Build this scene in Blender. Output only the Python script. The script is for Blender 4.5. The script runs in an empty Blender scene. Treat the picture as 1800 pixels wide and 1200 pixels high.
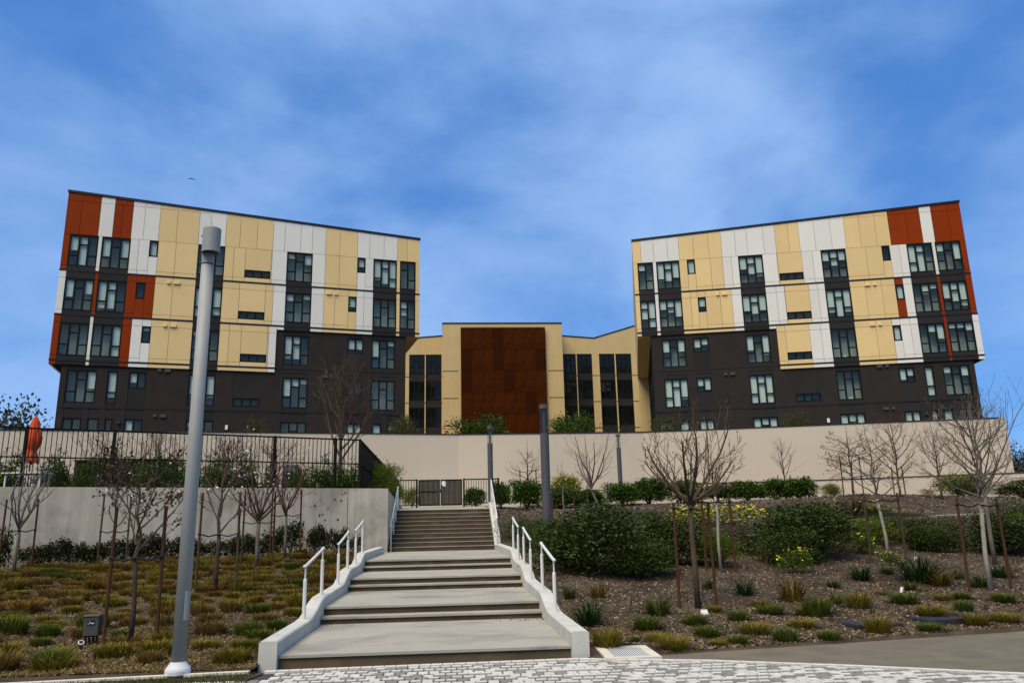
import bpy, math, random
import numpy as np
from mathutils import Matrix, Vector

# ------------------------------------------------------------------ camera, sky, sun, exposure
sc = bpy.context.scene
col = sc.collection
R = math.radians

cam_d = bpy.data.cameras.new('camera')
cam = bpy.data.objects.new('camera', cam_d)
col.objects.link(cam)
sc.camera = cam
cam_d.sensor_width = 36.0
cam_d.lens = 27.63
cam_d.clip_start = 0.1
cam_d.clip_end = 5000
YAW, PITCH, ROLL = R(4.7), 0.23815, 0.0225
fw = Vector((math.sin(YAW) * math.cos(PITCH), math.cos(YAW) * math.cos(PITCH), math.sin(PITCH)))
rt = Vector((math.cos(YAW), -math.sin(YAW), 0))
up = rt.cross(fw)
cx = rt * math.cos(ROLL) - up * math.sin(ROLL)
cy = rt * math.sin(ROLL) + up * math.cos(ROLL)
cam.matrix_world = Matrix(((cx.x, cy.x, -fw.x, 0), (cx.y, cy.y, -fw.y, 0), (cx.z, cy.z, -fw.z, 1.6), (0, 0, 0, 1)))

SUN_EL, SUN_AZ = R(59), R(216)          # azimuth clockwise from +Y: high, behind the camera and to its left
w = bpy.data.worlds.new('World')
sc.world = w
w.use_nodes = True
nt = w.node_tree
nt.nodes.clear()
wo = nt.nodes.new('ShaderNodeOutputWorld')
bg = nt.nodes.new('ShaderNodeBackground')
bg.inputs['Strength'].default_value = 0.15
sky = nt.nodes.new('ShaderNodeTexSky')
sky.sky_type = 'NISHITA'
sky.sun_disc = False
sky.sun_elevation = SUN_EL
sky.sun_rotation = SUN_AZ
sky.air_density = 0.75
sky.dust_density = 0.0
sky.ozone_density = 3.0
hsv = nt.nodes.new('ShaderNodeHueSaturation')
hsv.inputs['Saturation'].default_value = 1.28
hsv.inputs['Value'].default_value = 1.0
nt.links.new(sky.outputs[0], hsv.inputs['Color'])
tc = nt.nodes.new('ShaderNodeTexCoord')
# thin high cloud: project the view direction on a flat layer, two octaves of warped noise
mp = nt.nodes.new('ShaderNodeMapping')
mp.inputs['Scale'].default_value = (1.2, 1.2, 1.9)
mp.inputs['Rotation'].default_value = (0, R(-24), R(20))
mp.inputs['Location'].default_value = (17.3, 6.1, 2.5)
nt.links.new(tc.outputs['Generated'], mp.inputs['Vector'])
n1 = nt.nodes.new('ShaderNodeTexNoise')
n1.inputs['Scale'].default_value = 1.7
n1.inputs['Detail'].default_value = 9.0
n1.inputs['Roughness'].default_value = 0.52
n1.inputs['Distortion'].default_value = 0.2
nt.links.new(mp.outputs[0], n1.inputs['Vector'])
rp = nt.nodes.new('ShaderNodeValToRGB')
rp.color_ramp.elements[0].position = 0.35
rp.color_ramp.elements[0].color = (0.11, 0.11, 0.11, 1)
rp.color_ramp.elements[1].position = 0.66
rp.color_ramp.elements[1].color = (0.84, 0.84, 0.84, 1)
rp.color_ramp.interpolation = 'EASE'
nt.links.new(n1.outputs['Fac'], rp.inputs[0])
mix = nt.nodes.new('ShaderNodeMix')
mix.data_type = 'RGBA'
nt.links.new(rp.outputs[0], mix.inputs[0])
tint = nt.nodes.new('ShaderNodeMix')
tint.data_type = 'RGBA'
tint.blend_type = 'MULTIPLY'
tint.inputs[0].default_value = 1.0
nt.links.new(hsv.outputs[0], tint.inputs[6])
tint.inputs[7].default_value = (0.85, 1.02, 1.10, 1)
even = nt.nodes.new('ShaderNodeMix')                   # thin haze layer evens the blue out between zenith and horizon
even.data_type = 'RGBA'
even.inputs[0].default_value = 0.62
nt.links.new(tint.outputs[2], even.inputs[6])
even.inputs[7].default_value = (0.30, 1.48, 4.55, 1)
nt.links.new(even.outputs[2], mix.inputs[6])
mix.inputs[7].default_value = (2.55, 3.95, 6.5, 1)
nt.links.new(mix.outputs[2], bg.inputs['Color'])
nt.links.new(bg.outputs[0], wo.inputs['Surface'])

sun_d = bpy.data.lights.new('sun', 'SUN')
sun_d.energy = 4.6
sun_d.angle = R(42)
sun_d.color = (1.0, 0.88, 0.70)
sun = bpy.data.objects.new('sun', sun_d)
col.objects.link(sun)
sd = Vector((math.sin(SUN_AZ) * math.cos(SUN_EL), math.cos(SUN_AZ) * math.cos(SUN_EL), math.sin(SUN_EL)))
sun.rotation_euler = sd.to_track_quat('Z', 'Y').to_euler()

sc.view_settings.view_transform = 'Standard'
sc.view_settings.look = 'None'
sc.view_settings.gamma = 1.0
sc.view_settings.exposure = 0.0
sc.view_settings.use_curve_mapping = False
sc.cycles.max_bounces = 6
sc.cycles.diffuse_bounces = 3
sc.cycles.glossy_bounces = 2
sc.cycles.transparent_max_bounces = 8
sc.cycles.transmission_bounces = 2
sc.cycles.caustics_reflective = False
sc.cycles.caustics_refractive = False

# ------------------------------------------------------------------ helpers
class MB:
    def __init__(s):
        s.v, s.f = [], []
    def hexa(s, p):                      # 8 corners: 0-3 one ring, 4-7 the opposite ring
        b = len(s.v)
        s.v += [tuple(q) for q in p]
        for q in ((0, 3, 2, 1), (4, 5, 6, 7), (0, 1, 5, 4), (1, 2, 6, 5), (2, 3, 7, 6), (3, 0, 4, 7)):
            s.f.append(tuple(b + i for i in q))
        return s
    def box(s, x0, x1, y0, y1, z0, z1):
        return s.hexa([(x0, y0, z0), (x1, y0, z0), (x1, y1, z0), (x0, y1, z0), (x0, y0, z1), (x1, y0, z1), (x1, y1, z1), (x0, y1, z1)])
    def tube(s, pts, rad, n=6, cap=True):
        pts = [Vector(p) for p in pts]
        if not hasattr(rad, '__len__'):
            rad = [rad] * len(pts)
        b0 = len(s.v)
        u = None
        for i, p in enumerate(pts):
            d = (pts[min(i + 1, len(pts) - 1)] - pts[max(i - 1, 0)])
            if d.length < 1e-9:
                d = Vector((0, 0, 1))
            d.normalize()
            if u is None:
                u = d.orthogonal().normalized()
            else:
                u = (u - d * u.dot(d))
                u = u.normalized() if u.length > 1e-6 else d.orthogonal().normalized()
            q = d.cross(u)
            for k in range(n):
                a = 2 * math.pi * k / n
                s.v.append(tuple(p + (u * math.cos(a) + q * math.sin(a)) * rad[i]))
        for i in range(len(pts) - 1):
            for k in range(n):
                a, c = b0 + i * n + k, b0 + i * n + (k + 1) % n
                s.f.append((a, c, c + n, a + n))
        if cap:
            s.f.append(tuple(b0 + k for k in reversed(range(n))))
            s.f.append(tuple(b0 + (len(pts) - 1) * n + k for k in range(n)))
        return s
    def lathe(s, prof, c=(0, 0, 0), n=24):
        b = len(s.v)
        for r, z in prof:
            for k in range(n):
                a = 2 * math.pi * k / n
                s.v.append((c[0] + r * math.cos(a), c[1] + r * math.sin(a), c[2] + z))
        for i in range(len(prof) - 1):
            for k in range(n):
                a, d = b + i * n + k, b + i * n + (k + 1) % n
                s.f.append((a, d, d + n, a + n))
        s.f.append(tuple(b + k for k in reversed(range(n))))
        s.f.append(tuple(b + (len(prof) - 1) * n + k for k in range(n)))
        return s
    def prism(s, poly, axis, a0, a1):    # polygon in the two other axes, extruded along axis
        def P(q, t):
            return (t, q[0], q[1]) if axis == 0 else ((q[0], t, q[1]) if axis == 1 else (q[0], q[1], t))
        b, n = len(s.v), len(poly)
        s.v += [P(q, a0) for q in poly] + [P(q, a1) for q in poly]
        s.f.append(tuple(b + i for i in range(n)))
        s.f.append(tuple(b + n + i for i in reversed(range(n))))
        for i in range(n):
            j = (i + 1) % n
            s.f.append((b + j, b + i, b + n + i, b + n + j))
        return s
    def quad(s, a, b, c, d):
        n = len(s.v)
        s.v += [tuple(a), tuple(b), tuple(c), tuple(d)]
        s.f.append((n, n + 1, n + 2, n + 3))
        return s
    def add(s, o, off=(0, 0, 0)):
        b = len(s.v)
        s.v += [(p[0] + off[0], p[1] + off[1], p[2] + off[2]) for p in o.v]
        s.f += [tuple(b + i for i in q) for q in o.f]
        return s
    def mesh(s, name, mat=None, origin=(0, 0, 0), smooth=False):
        me = bpy.data.meshes.new(name)
        v = np.array(s.v, dtype=np.float64).reshape(-1, 3) - np.array(origin)
        me.from_pydata(v.tolist(), [], s.f)
        if smooth:
            me.shade_smooth()
        if mat is not None:
            me.materials.append(mat)
        return me
    def build(s, name, mat, parent=None, smooth=False, loc=None):
        """mesh coordinates are world; the object's origin is its root's origin (or loc)"""
        if parent is not None:
            r = parent
            while r.parent is not None:
                r = r.parent
            me = s.mesh(name, mat, tuple(r.location), smooth)
            return link(name, me, parent)
        o = link(name, s.mesh(name, mat, loc or (0, 0, 0), smooth), None)
        if loc:
            o.location = loc
        return o

def link(name, data, parent=None, loc=None):
    o = bpy.data.objects.new(name, data)
    col.objects.link(o)
    if parent is not None:
        o.parent = parent
    if loc is not None:
        o.location = loc
    return o

def tag(o, label=None, cat=None, group=None, kind=None):
    if label: o['label'] = label
    if cat: o['category'] = cat
    if group: o['group'] = group
    if kind: o['kind'] = kind
    return o

def thing(name, label, cat, loc=(0, 0, 0), group=None):
    o = link(name, None, None, loc)
    o.empty_display_size = 0.2
    return tag(o, label, cat, group)

def struct(name, mb, mat, smooth=False):
    return tag(mb.build(name, mat, smooth=smooth), kind='structure')

def ordinal(i):
    return {1: 'first', 2: 'second', 3: 'third', 4: 'fourth', 5: 'fifth', 6: 'sixth', 7: 'seventh', 8: 'eighth', 9: 'ninth', 10: 'tenth'}.get(i, '%dth' % i if i not in (21, 22, 23, 31, 32, 33, 41, 42, 43) else '%d%s' % (i, {1: 'st', 2: 'nd', 3: 'rd'}[i % 10]))

# ------------------------------------------------------------------ materials
MATS = {}
def mat(name, c, rough=0.8, var=0.12, scale=3.0, bump=0.0, bscale=60.0, metal=0.0, streak=0.0, spec=0.3, island=0.0, detail=5.0, c2=None, thr=(0.4, 0.65), coord='Object', trans=0.0, stretch=None, orand=0.0):
    """base colour with noise variation, optional second colour patches, vertical streaks, bump"""
    m = bpy.data.materials.new(name)
    m.use_nodes = True
    t = m.node_tree
    b = t.nodes['Principled BSDF']
    b.inputs['Roughness'].default_value = rough
    b.inputs['Metallic'].default_value = metal
    b.inputs['Specular IOR Level'].default_value = spec
    co = t.nodes.new('ShaderNodeTexCoord')
    src = co.outputs[coord]
    if stretch:
        mp0 = t.nodes.new('ShaderNodeMapping')
        mp0.inputs['Scale'].default_value = stretch
        t.links.new(src, mp0.inputs['Vector'])
        src = mp0.outputs[0]
    rgb = t.nodes.new('ShaderNodeRGB')
    rgb.outputs[0].default_value = (*c, 1)
    cur = rgb.outputs[0]
    if c2 is not None:
        n = t.nodes.new('ShaderNodeTexNoise')
        n.inputs['Scale'].default_value = scale * 0.6
        n.inputs['Detail'].default_value = detail
        n.inputs['Roughness'].default_value = 0.65
        t.links.new(src, n.inputs['Vector'])
        mr = t.nodes.new('ShaderNodeMapRange')
        mr.inputs[1].default_value, mr.inputs[2].default_value = thr
        t.links.new(n.outputs['Fac'], mr.inputs[0])
        mx = t.nodes.new('ShaderNodeMix')
        mx.data_type = 'RGBA'
        t.links.new(mr.outputs[0], mx.inputs[0])
        t.links.new(cur, mx.inputs[6])
        mx.inputs[7].default_value = (*c2, 1)
        cur = mx.outputs[2]
    def mul(fac_out, lo, hi, cur):
        mr = t.nodes.new('ShaderNodeMapRange')
        mr.inputs[1].default_value, mr.inputs[2].default_value = 0.25, 0.75
        mr.inputs[3].default_value, mr.inputs[4].default_value = lo, hi
        t.links.new(fac_out, mr.inputs[0])
        vm = t.nodes.new('ShaderNodeVectorMath')
        vm.operation = 'SCALE'
        t.links.new(cur, vm.inputs[0])
        t.links.new(mr.outputs[0], vm.inputs['Scale'])
        return vm.outputs[0]
    if var:
        n = t.nodes.new('ShaderNodeTexNoise')
        n.inputs['Scale'].default_value = scale
        n.inputs['Detail'].default_value = detail
        n.inputs['Roughness'].default_value = 0.6
        t.links.new(src, n.inputs['Vector'])
        cur = mul(n.outputs['Fac'], 1 - var, 1 + var, cur)
    if streak:
        mp = t.nodes.new('ShaderNodeMapping')
        mp.inputs['Scale'].default_value = (4.0, 4.0, 0.18)
        t.links.new(src, mp.inputs['Vector'])
        n = t.nodes.new('ShaderNodeTexNoise')
        n.inputs['Scale'].default_value = 1.6
        n.inputs['Detail'].default_value = 6
        t.links.new(mp.outputs[0], n.inputs['Vector'])
        cur = mul(n.outputs['Fac'], 1 - streak, 1 + streak * 0.6, cur)
    if island:
        g = t.nodes.new('ShaderNodeNewGeometry')
        mr = t.nodes.new('ShaderNodeMapRange')
        mr.inputs[3].default_value, mr.inputs[4].default_value = 1 - island, 1 + island
        t.links.new(g.outputs['Random Per Island'], mr.inputs[0])
        vm = t.nodes.new('ShaderNodeVectorMath')
        vm.operation = 'SCALE'
        t.links.new(cur, vm.inputs[0])
        t.links.new(mr.outputs[0], vm.inputs['Scale'])
        cur = vm.outputs[0]
    if orand:
        oi = t.nodes.new('ShaderNodeObjectInfo')
        mr = t.nodes.new('ShaderNodeMapRange')
        mr.inputs[3].default_value, mr.inputs[4].default_value = 1 - orand, 1 + orand
        t.links.new(oi.outputs['Random'], mr.inputs[0])
        vm = t.nodes.new('ShaderNodeVectorMath')
        vm.operation = 'SCALE'
        t.links.new(cur, vm.inputs[0])
        t.links.new(mr.outputs[0], vm.inputs['Scale'])
        cur = vm.outputs[0]
    t.links.new(cur, b.inputs['Base Color'])
    if bump:
        n = t.nodes.new('ShaderNodeTexNoise')
        n.inputs['Scale'].default_value = bscale
        n.inputs['Detail'].default_value = 4
        t.links.new(src, n.inputs['Vector'])
        bp = t.nodes.new('ShaderNodeBump')
        bp.inputs['Strength'].default_value = bump
        bp.inputs['Distance'].default_value = 0.02
        t.links.new(n.outputs['Fac'], bp.inputs['Height'])
        t.links.new(bp.outputs[0], b.inputs['Normal'])
    if trans:
        out = t.nodes['Material Output']
        tl = t.nodes.new('ShaderNodeBsdfTranslucent')
        t.links.new(cur, tl.inputs['Color'])
        ms = t.nodes.new('ShaderNodeMixShader')
        ms.inputs[0].default_value = trans
        t.links.new(b.outputs[0], ms.inputs[1])
        t.links.new(tl.outputs[0], ms.inputs[2])
        t.links.new(ms.outputs[0], out.inputs['Surface'])
    MATS[name] = m
    return m

def glass(name, tint, refl=(0.62, 0.60, 0.56)):
    """thin pane: see-through with a green tint plus a mirror reflection that grows at grazing angles"""
    m = bpy.data.materials.new(name)
    m.use_nodes = True
    t = m.node_tree
    t.nodes.remove(t.nodes['Principled BSDF'])
    out = t.nodes['Material Output']
    tr = t.nodes.new('ShaderNodeBsdfTransparent')
    tr.inputs['Color'].default_value = (*tint, 1)
    gl = t.nodes.new('ShaderNodeBsdfGlossy')
    gl.inputs['Color'].default_value = (*refl, 1)
    gl.inputs['Roughness'].default_value = 0.03
    lw_ = t.nodes.new('ShaderNodeLayerWeight')
    lw_.inputs['Blend'].default_value = 0.5
    pw_ = t.nodes.new('ShaderNodeMath')
    pw_.operation = 'POWER'
    pw_.inputs[1].default_value = 3.0
    t.links.new(lw_.outputs['Facing'], pw_.inputs[0])
    fr = t.nodes.new('ShaderNodeMath')
    fr.operation = 'MULTIPLY_ADD'
    fr.inputs[1].default_value = 0.5
    fr.inputs[2].default_value = 0.03
    t.links.new(pw_.outputs[0], fr.inputs[0])
    ms = t.nodes.new('ShaderNodeMixShader')
    t.links.new(fr.outputs[0], ms.inputs[0])
    t.links.new(tr.outputs[0], ms.inputs[1])
    t.links.new(gl.outputs[0], ms.inputs[2])
    t.links.new(ms.outputs[0], out.inputs['Surface'])
    MATS[name] = m
    return m

M = MATS
mat('panel_yellow', (0.7142, 0.5086, 0.2162), 0.55, 0.04, 0.6, streak=0.015, spec=0.25, orand=0.045)
mat('panel_white', (0.716, 0.6815, 0.5722), 0.5, 0.03, 0.6, streak=0.015, spec=0.15, orand=0.045)
mat('panel_rust', (0.2336, 0.0321, 0.0033), 0.5, 0.06, 0.6, streak=0.02, spec=0.05, orand=0.045)
mat('panel_char', (0.0249, 0.0213, 0.0182), 0.6, 0.1, 0.8, spec=0.1, orand=0.12)
mat('stucco_char', (0.0326, 0.0271, 0.0224), 0.9, 0.13, 1.2, bump=0.25, bscale=40, streak=0.08, spec=0.05)
mat('band_black', (0.008, 0.007, 0.007), 0.5, 0.0)
mat('frame_black', (0.007, 0.0091, 0.0084), 0.4, 0.0, spec=0.1)
mat('interior', (0.5508, 0.5478, 0.4698), 0.9, 0.3, 0.4)
mat('blind', (0.80, 0.82, 0.77), 0.85, 0.06, 0.8)
mat('stucco_yellow', (0.56, 0.40, 0.175), 0.85, 0.07, 0.5, streak=0.08, bump=0.15, bscale=30)
mat('corten', (0.0712, 0.0144, 0.0024), 0.75, 0.25, 0.35, streak=0.3, spec=0.03, detail=8)
mat('corten_dark', (0.035, 0.0082, 0.0018), 0.75, 0.2, 0.35, streak=0.1, spec=0.03, detail=8)
mat('wall_beige', (0.5791, 0.4818, 0.3474), 0.9, 0.05, 0.25, streak=0.015, bump=0.15, bscale=25, spec=0.15)
mat('concrete', (0.5205, 0.4568, 0.3411), 0.85, 0.16, 0.7, streak=0.2, bump=0.2, bscale=35, c2=(0.3352, 0.2895, 0.2136), thr=(0.46, 0.62), spec=0.1)
mat('kerb', (0.52, 0.50, 0.42), 0.85, 0.10, 2.0, bump=0.25, bscale=50, streak=0.12, spec=0.1, c2=(0.40, 0.385, 0.325), thr=(0.52, 0.75))
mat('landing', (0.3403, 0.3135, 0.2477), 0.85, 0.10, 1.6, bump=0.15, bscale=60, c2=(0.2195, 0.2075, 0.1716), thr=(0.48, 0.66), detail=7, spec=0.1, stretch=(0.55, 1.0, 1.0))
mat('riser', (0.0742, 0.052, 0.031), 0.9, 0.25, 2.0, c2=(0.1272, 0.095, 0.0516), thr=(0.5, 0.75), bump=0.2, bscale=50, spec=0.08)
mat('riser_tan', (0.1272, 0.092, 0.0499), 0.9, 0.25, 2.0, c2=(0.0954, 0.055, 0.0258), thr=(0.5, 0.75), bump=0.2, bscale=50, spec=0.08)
mat('rail_paint', (0.651, 0.6283, 0.558), 0.4, 0.04, 3)
mat('lamp_grey', (0.2726, 0.2737, 0.2456), 0.6, 0.06, 2, spec=0.5)
mat('lamp_base', (0.55, 0.55, 0.54), 0.6, 0.05, 4)
mat('lamp_dark', (0.035, 0.04, 0.042), 0.5, 0.0)
mat('bollard_grey', (0.075, 0.072, 0.0693), 0.5, 0.08, 2)
mat('fence_black', (0.012, 0.011, 0.01), 0.55, 0.0, spec=0.05)
mat('asphalt', (0.16, 0.137, 0.095), 0.95, 0.14, 2.5, bump=0.5, bscale=120, c2=(0.13, 0.112, 0.078), thr=(0.4, 0.7), spec=0.1)
mat('paver_white', (0.5468, 0.5124, 0.4389), 0.85, 0.12, 6, bump=0.2, bscale=80, island=0.08, spec=0.1)
mat('paver_grey', (0.2167, 0.2117, 0.1776), 0.85, 0.12, 6, bump=0.2, bscale=80, island=0.12, spec=0.1)
mat('paver_bed', (0.045, 0.042, 0.036), 0.95, 0.2, 8)
mat('edging', (0.583, 0.53, 0.4042), 0.85, 0.1, 3, spec=0.08)
mat('soil', (0.0503, 0.036, 0.0226), 1.0, 0.35, 2.2, bump=0.9, bscale=45, c2=(0.0856, 0.064, 0.0416), thr=(0.4, 0.65), detail=8, spec=0.08)
mat('gravel', (0.1484, 0.122, 0.0903), 1.0, 0.3, 3, bump=0.8, bscale=50, c2=(0.212, 0.18, 0.1376), thr=(0.45, 0.65), detail=8, spec=0.08)
mat('chip', (0.1802, 0.1288, 0.0851), 0.95, 0.0, island=0.85, spec=0.08)
mat('straw', (0.2438, 0.1667, 0.0613), 0.95, 0.0, island=0.5, trans=0.2, spec=0.08)
mat('wood_stake', (0.0716, 0.0344, 0.0161), 0.85, 0.3, 3, streak=0.25, spec=0.08)
mat('wood_stake_old', (0.0742, 0.05, 0.0275), 0.9, 0.3, 3, streak=0.25, spec=0.08)
mat('strap', (0.010, 0.010, 0.010), 0.6, 0)
mat('bark_grey', (0.1431, 0.118, 0.086), 0.95, 0.3, 6, bump=0.4, bscale=40, spec=0.08)
mat('bark_brown', (0.0901, 0.058, 0.0378), 0.95, 0.3, 6, bump=0.4, bscale=40, spec=0.08)
mat('bark_dark', (0.0583, 0.042, 0.0318), 0.95, 0.3, 6, bump=0.4, bscale=40, spec=0.08)
mat('bark_white', (0.3063, 0.272, 0.2083), 0.9, 0.2, 5, c2=(0.0721, 0.0595, 0.0439), thr=(0.56, 0.62), bump=0.3, bscale=40, spec=0.08)
mat('twig_brown', (0.0901, 0.06, 0.0396), 0.95, 0.2, 4, spec=0.08)
mat('twig_red', (0.0806, 0.0437, 0.0292), 0.95, 0.2, 4, spec=0.08)
mat('twig_grey', (0.1219, 0.098, 0.0731), 0.95, 0.2, 4, spec=0.08)
mat('bud', (0.0604, 0.027, 0.018), 0.9, 0, island=0.4)
mat('blossom', (0.75, 0.62, 0.62), 0.8, 0, island=0.15)
mat('pods', (0.17, 0.105, 0.05), 0.9, 0, island=0.4)
mat('leaf_dark', (0.0439, 0.0583, 0.0101), 0.5, 0.0, island=0.85, spec=0.12, trans=0.15)
mat('leaf_grey', (0.061, 0.0658, 0.02), 0.55, 0.0, island=0.8, spec=0.12, trans=0.15)
mat('leaf_hedge', (0.046, 0.0819, 0.007), 0.5, 0.0, island=0.75, spec=0.12, trans=0.2)
mat('leaf_bright', (0.0935, 0.12, 0.0084), 0.55, 0.0, island=0.5, spec=0.12, trans=0.25)
mat('leaf_wall', (0.0315, 0.0378, 0.0113), 0.5, 0.0, island=0.6, spec=0.12, trans=0.15)
mat('leaf_cover', (0.0308, 0.058, 0.0056), 0.6, 0.0, island=0.5, trans=0.2, spec=0.12)
mat('leaf_far', (0.028, 0.040, 0.018), 0.7, 0.0, island=0.5)
mat('flower_yellow', (0.72, 0.62, 0.04), 0.7, 0.0, island=0.2, trans=0.2)
mat('flower_red', (0.45, 0.03, 0.06), 0.7, 0.0, island=0.3, trans=0.2)
mat('grass_olive', (0.1601, 0.1235, 0.0139), 0.7, 0.0, island=0.5, trans=0.25, spec=0.12)
mat('grass_green', (0.0759, 0.0935, 0.0108), 0.7, 0.0, island=0.5, trans=0.25, spec=0.12)
mat('grass_brown', (0.165, 0.1038, 0.0252), 0.8, 0.0, island=0.5, trans=0.25, spec=0.12)
mat('grass_orange', (0.1496, 0.0808, 0.0139), 0.8, 0.0, island=0.5, trans=0.25, spec=0.12)
mat('strap_leaf', (0.0528, 0.07, 0.0098), 0.55, 0.0, island=0.55, spec=0.12, trans=0.2)
mat('strap_dark', (0.022, 0.042, 0.007), 0.55, 0.0, island=0.55, spec=0.12, trans=0.2)
mat('strap_amber', (0.132, 0.085, 0.0126), 0.6, 0.0, island=0.55, trans=0.2, spec=0.12)
mat('turf', (0.0385, 0.06, 0.007), 0.8, 0.0, island=0.5, trans=0.2, spec=0.12)
mat('umbrella', (0.62, 0.075, 0.012), 0.8, 0.15, 3, trans=0.15)
mat('box_grey', (0.052, 0.055, 0.044), 0.6, 0.1, 4)
mat('plate_black', (0.008, 0.008, 0.008), 0.5, 0)
mat('mark_white', (0.6, 0.6, 0.58), 0.6, 0)
mat('tube_brown', (0.13, 0.085, 0.055), 0.8, 0.2, 6)
mat('pvc_white', (0.68, 0.67, 0.62), 0.6, 0.05, 5)
mat('valve_black', (0.022, 0.022, 0.026), 0.7, 0.15, 5, bump=0.3, bscale=90)
mat('steel_grate', (0.10, 0.10, 0.10), 0.5, 0.15, 8, metal=0.6)
mat('vent_yellow', (0.805, 0.575, 0.264), 0.6, 0.05)
mat('vent_dark', (0.055, 0.05, 0.047), 0.6, 0.05)
mat('sign_white', (0.7, 0.7, 0.7), 0.5, 0.0)
mat('pipe_tan', (0.56, 0.36, 0.16), 0.6, 0.05)
mat('roofing', (0.18, 0.17, 0.16), 0.9, 0.2)
mat('bird', (0.015, 0.014, 0.014), 0.8, 0)
mat('dark_wood', (0.018, 0.014, 0.011), 0.8, 0.2, 3)
mat('litter', (0.10, 0.028, 0.015), 0.9, 0, island=0.6)
glass('glass_window', (0.885, 0.93, 0.895))
glass('glass_link', (0.45, 0.47, 0.46), (0.5, 0.5, 0.5))
glass('glass_clear', (0.82, 0.84, 0.84))

# ------------------------------------------------------------------ terrain profiles
TL = ([9.3, 11, 14, 18, 22, 26, 29, 60], [0.02, 0.08, 0.28, 0.55, 0.82, 1.05, 1.2, 1.2])
TR = ([10.9, 12, 14, 18, 21, 26, 29, 32, 36, 40, 46, 60], [0.02, 0.06, 0.24, 0.62, 0.95, 1.55, 1.95, 2.28, 2.6, 2.85, 3.05, 3.1])
def bumps(x, y):
    return 0.025 * math.sin(1.7 * x + 0.6 * y) + 0.02 * math.sin(0.9 * x - 1.9 * y + 1) + 0.012 * math.sin(4.1 * x + 2.3 * y)
def zl(x, y):
    return float(np.interp(y, *TL)) + bumps(x, y) * min(1, max(0, (y - 10.6) / 2))
KZ = ([10, 13, 14.5, 17, 18.5, 20, 21.2, 28.2, 28.9, 31.9, 33.2, 36], [0.30, 0.30, 0.52, 0.58, 0.82, 0.88, 1.10, 1.16, 1.42, 2.55, 2.68, 2.78])
def zr(x, y):
    z = float(np.interp(y, *TR)) + 0.42 * math.exp(-((x - 19) / 6) ** 2 - ((y - 34) / 4) ** 2)
    f = min(1.0, max(0.0, (x - 1.9) / 2.6))              # the bank meets the stair kerb just below its top
    f = f * f * (3 - 2 * f)
    z = z * f + min(z, float(np.interp(y, *KZ))) * (1 - f)
    return z + bumps(x, y) * min(1, max(0, (y - 11.8) / 2)) * min(1, max(0.0, (x - 1.8) / 0.6))
def terr(x, y):
    return zl(x, y) if x < 0 else zr(x, y)

def sheet(name, xs, ys, zf, m, kind='structure'):
    mb = MB()
    nx, ny = len(xs), len(ys)
    for y in ys:
        for x in xs:
            q = zf(x, y)
            mb.v.append(q if isinstance(q, tuple) else (x, y, q))
    for j in range(ny - 1):
        for i in range(nx - 1):
            a = j * nx + i
            mb.f.append((a, a + 1, a + 1 + nx, a + nx))
    o = mb.build(name, m, smooth=True)
    o['kind'] = kind
    return o

# ------------------------------------------------------------------ ground sheets
struct('ground', MB().quad((-1500, -1500, -0.06), (1500, -1500, -0.06), (1500, 2500, -0.06), (-1500, 2500, -0.06)), M['soil'])
WALL_A, WALL_B = (-2.12, 28.0), (-21.0, 20.39)          # front edge of the left concrete wall
def wall_y(x):
    return WALL_A[1] + (x - WALL_A[0]) * (WALL_A[1] - WALL_B[1]) / (WALL_A[0] - WALL_B[0])
xs = np.concatenate([np.linspace(-40, -16, 13), np.linspace(-15, -2.38, 60)])
ys = np.linspace(0, 1, 70)
def edge_l(x):
    return 10.42 + 0.1 * max(x + 2.4, -3.5)
def bed_l(x, t):
    y = edge_l(x) + t * (wall_y(x) + 0.15 - edge_l(x))
    return (x, y, zl(x, y))
sheet('planting_bed_left', xs, ys, bed_l, M['soil'])
def edge_r(x):
    return 10.80 + 0.18 * (min(x, 12) - 2.75)
xs = np.concatenate([np.linspace(1.78, 14, 70), np.linspace(14.5, 60, 50)])
ys = [-1.0] + list(np.linspace(0, 1, 80) ** 1.4)
def bed_r(x, t):
    if t < 0:                                          # front lip goes down into the ground
        return (x, edge_r(x) - 0.03, -0.05)
    y = edge_r(x) + t * (46.5 - edge_r(x))
    return (x, y, zr(x, y))
sheet('planting_bed_right', xs, ys, bed_r, M['soil'])

# ------------------------------------------------------------------ plaza: asphalt, edging, pavers
def paver_edge(x):                                     # front line of the paved plaza, an arc
    return float(np.interp(x, [-6, -3.9, -2.3, 1.6, 3.2, 4.65, 6.1, 9, 14], [9.95, 10.26, 10.50, 10.62, 10.11, 9.4, 8.56, 6.3, 1.5]))
mb = MB()
for i in range(60):
    x0, x1 = 1.85 + i * 0.6, 1.85 + (i + 1) * 0.6
    mb.quad((x0, -6, 0.0), (x1, -6, 0.0), (x1, edge_r(x1) + 0.25, 0.0), (x0, edge_r(x0) + 0.25, 0.0))
struct('asphalt_path', mb, M['asphalt'])
plaza = MB().quad((-14, -12, -0.002), (14, -12, -0.002), (14, 6.3, -0.002), (-14, 6.3, -0.002))
xs_ = np.linspace(-14, 8.9, 60)
for a, c in zip(xs_[:-1], xs_[1:]):
    plaza.quad((a, 6.3, -0.002), (c, 6.3, -0.002), (c, max(6.3, paver_edge(c)) , -0.002), (a, max(6.3, paver_edge(a)), -0.002))
plaza_o = struct('paved_plaza', MB().add(plaza, (0, 0, 0.006)), M['paver_bed'])
rng = random.Random(5)
PW, PD, PH = 0.132, 0.092, 0.02
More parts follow.
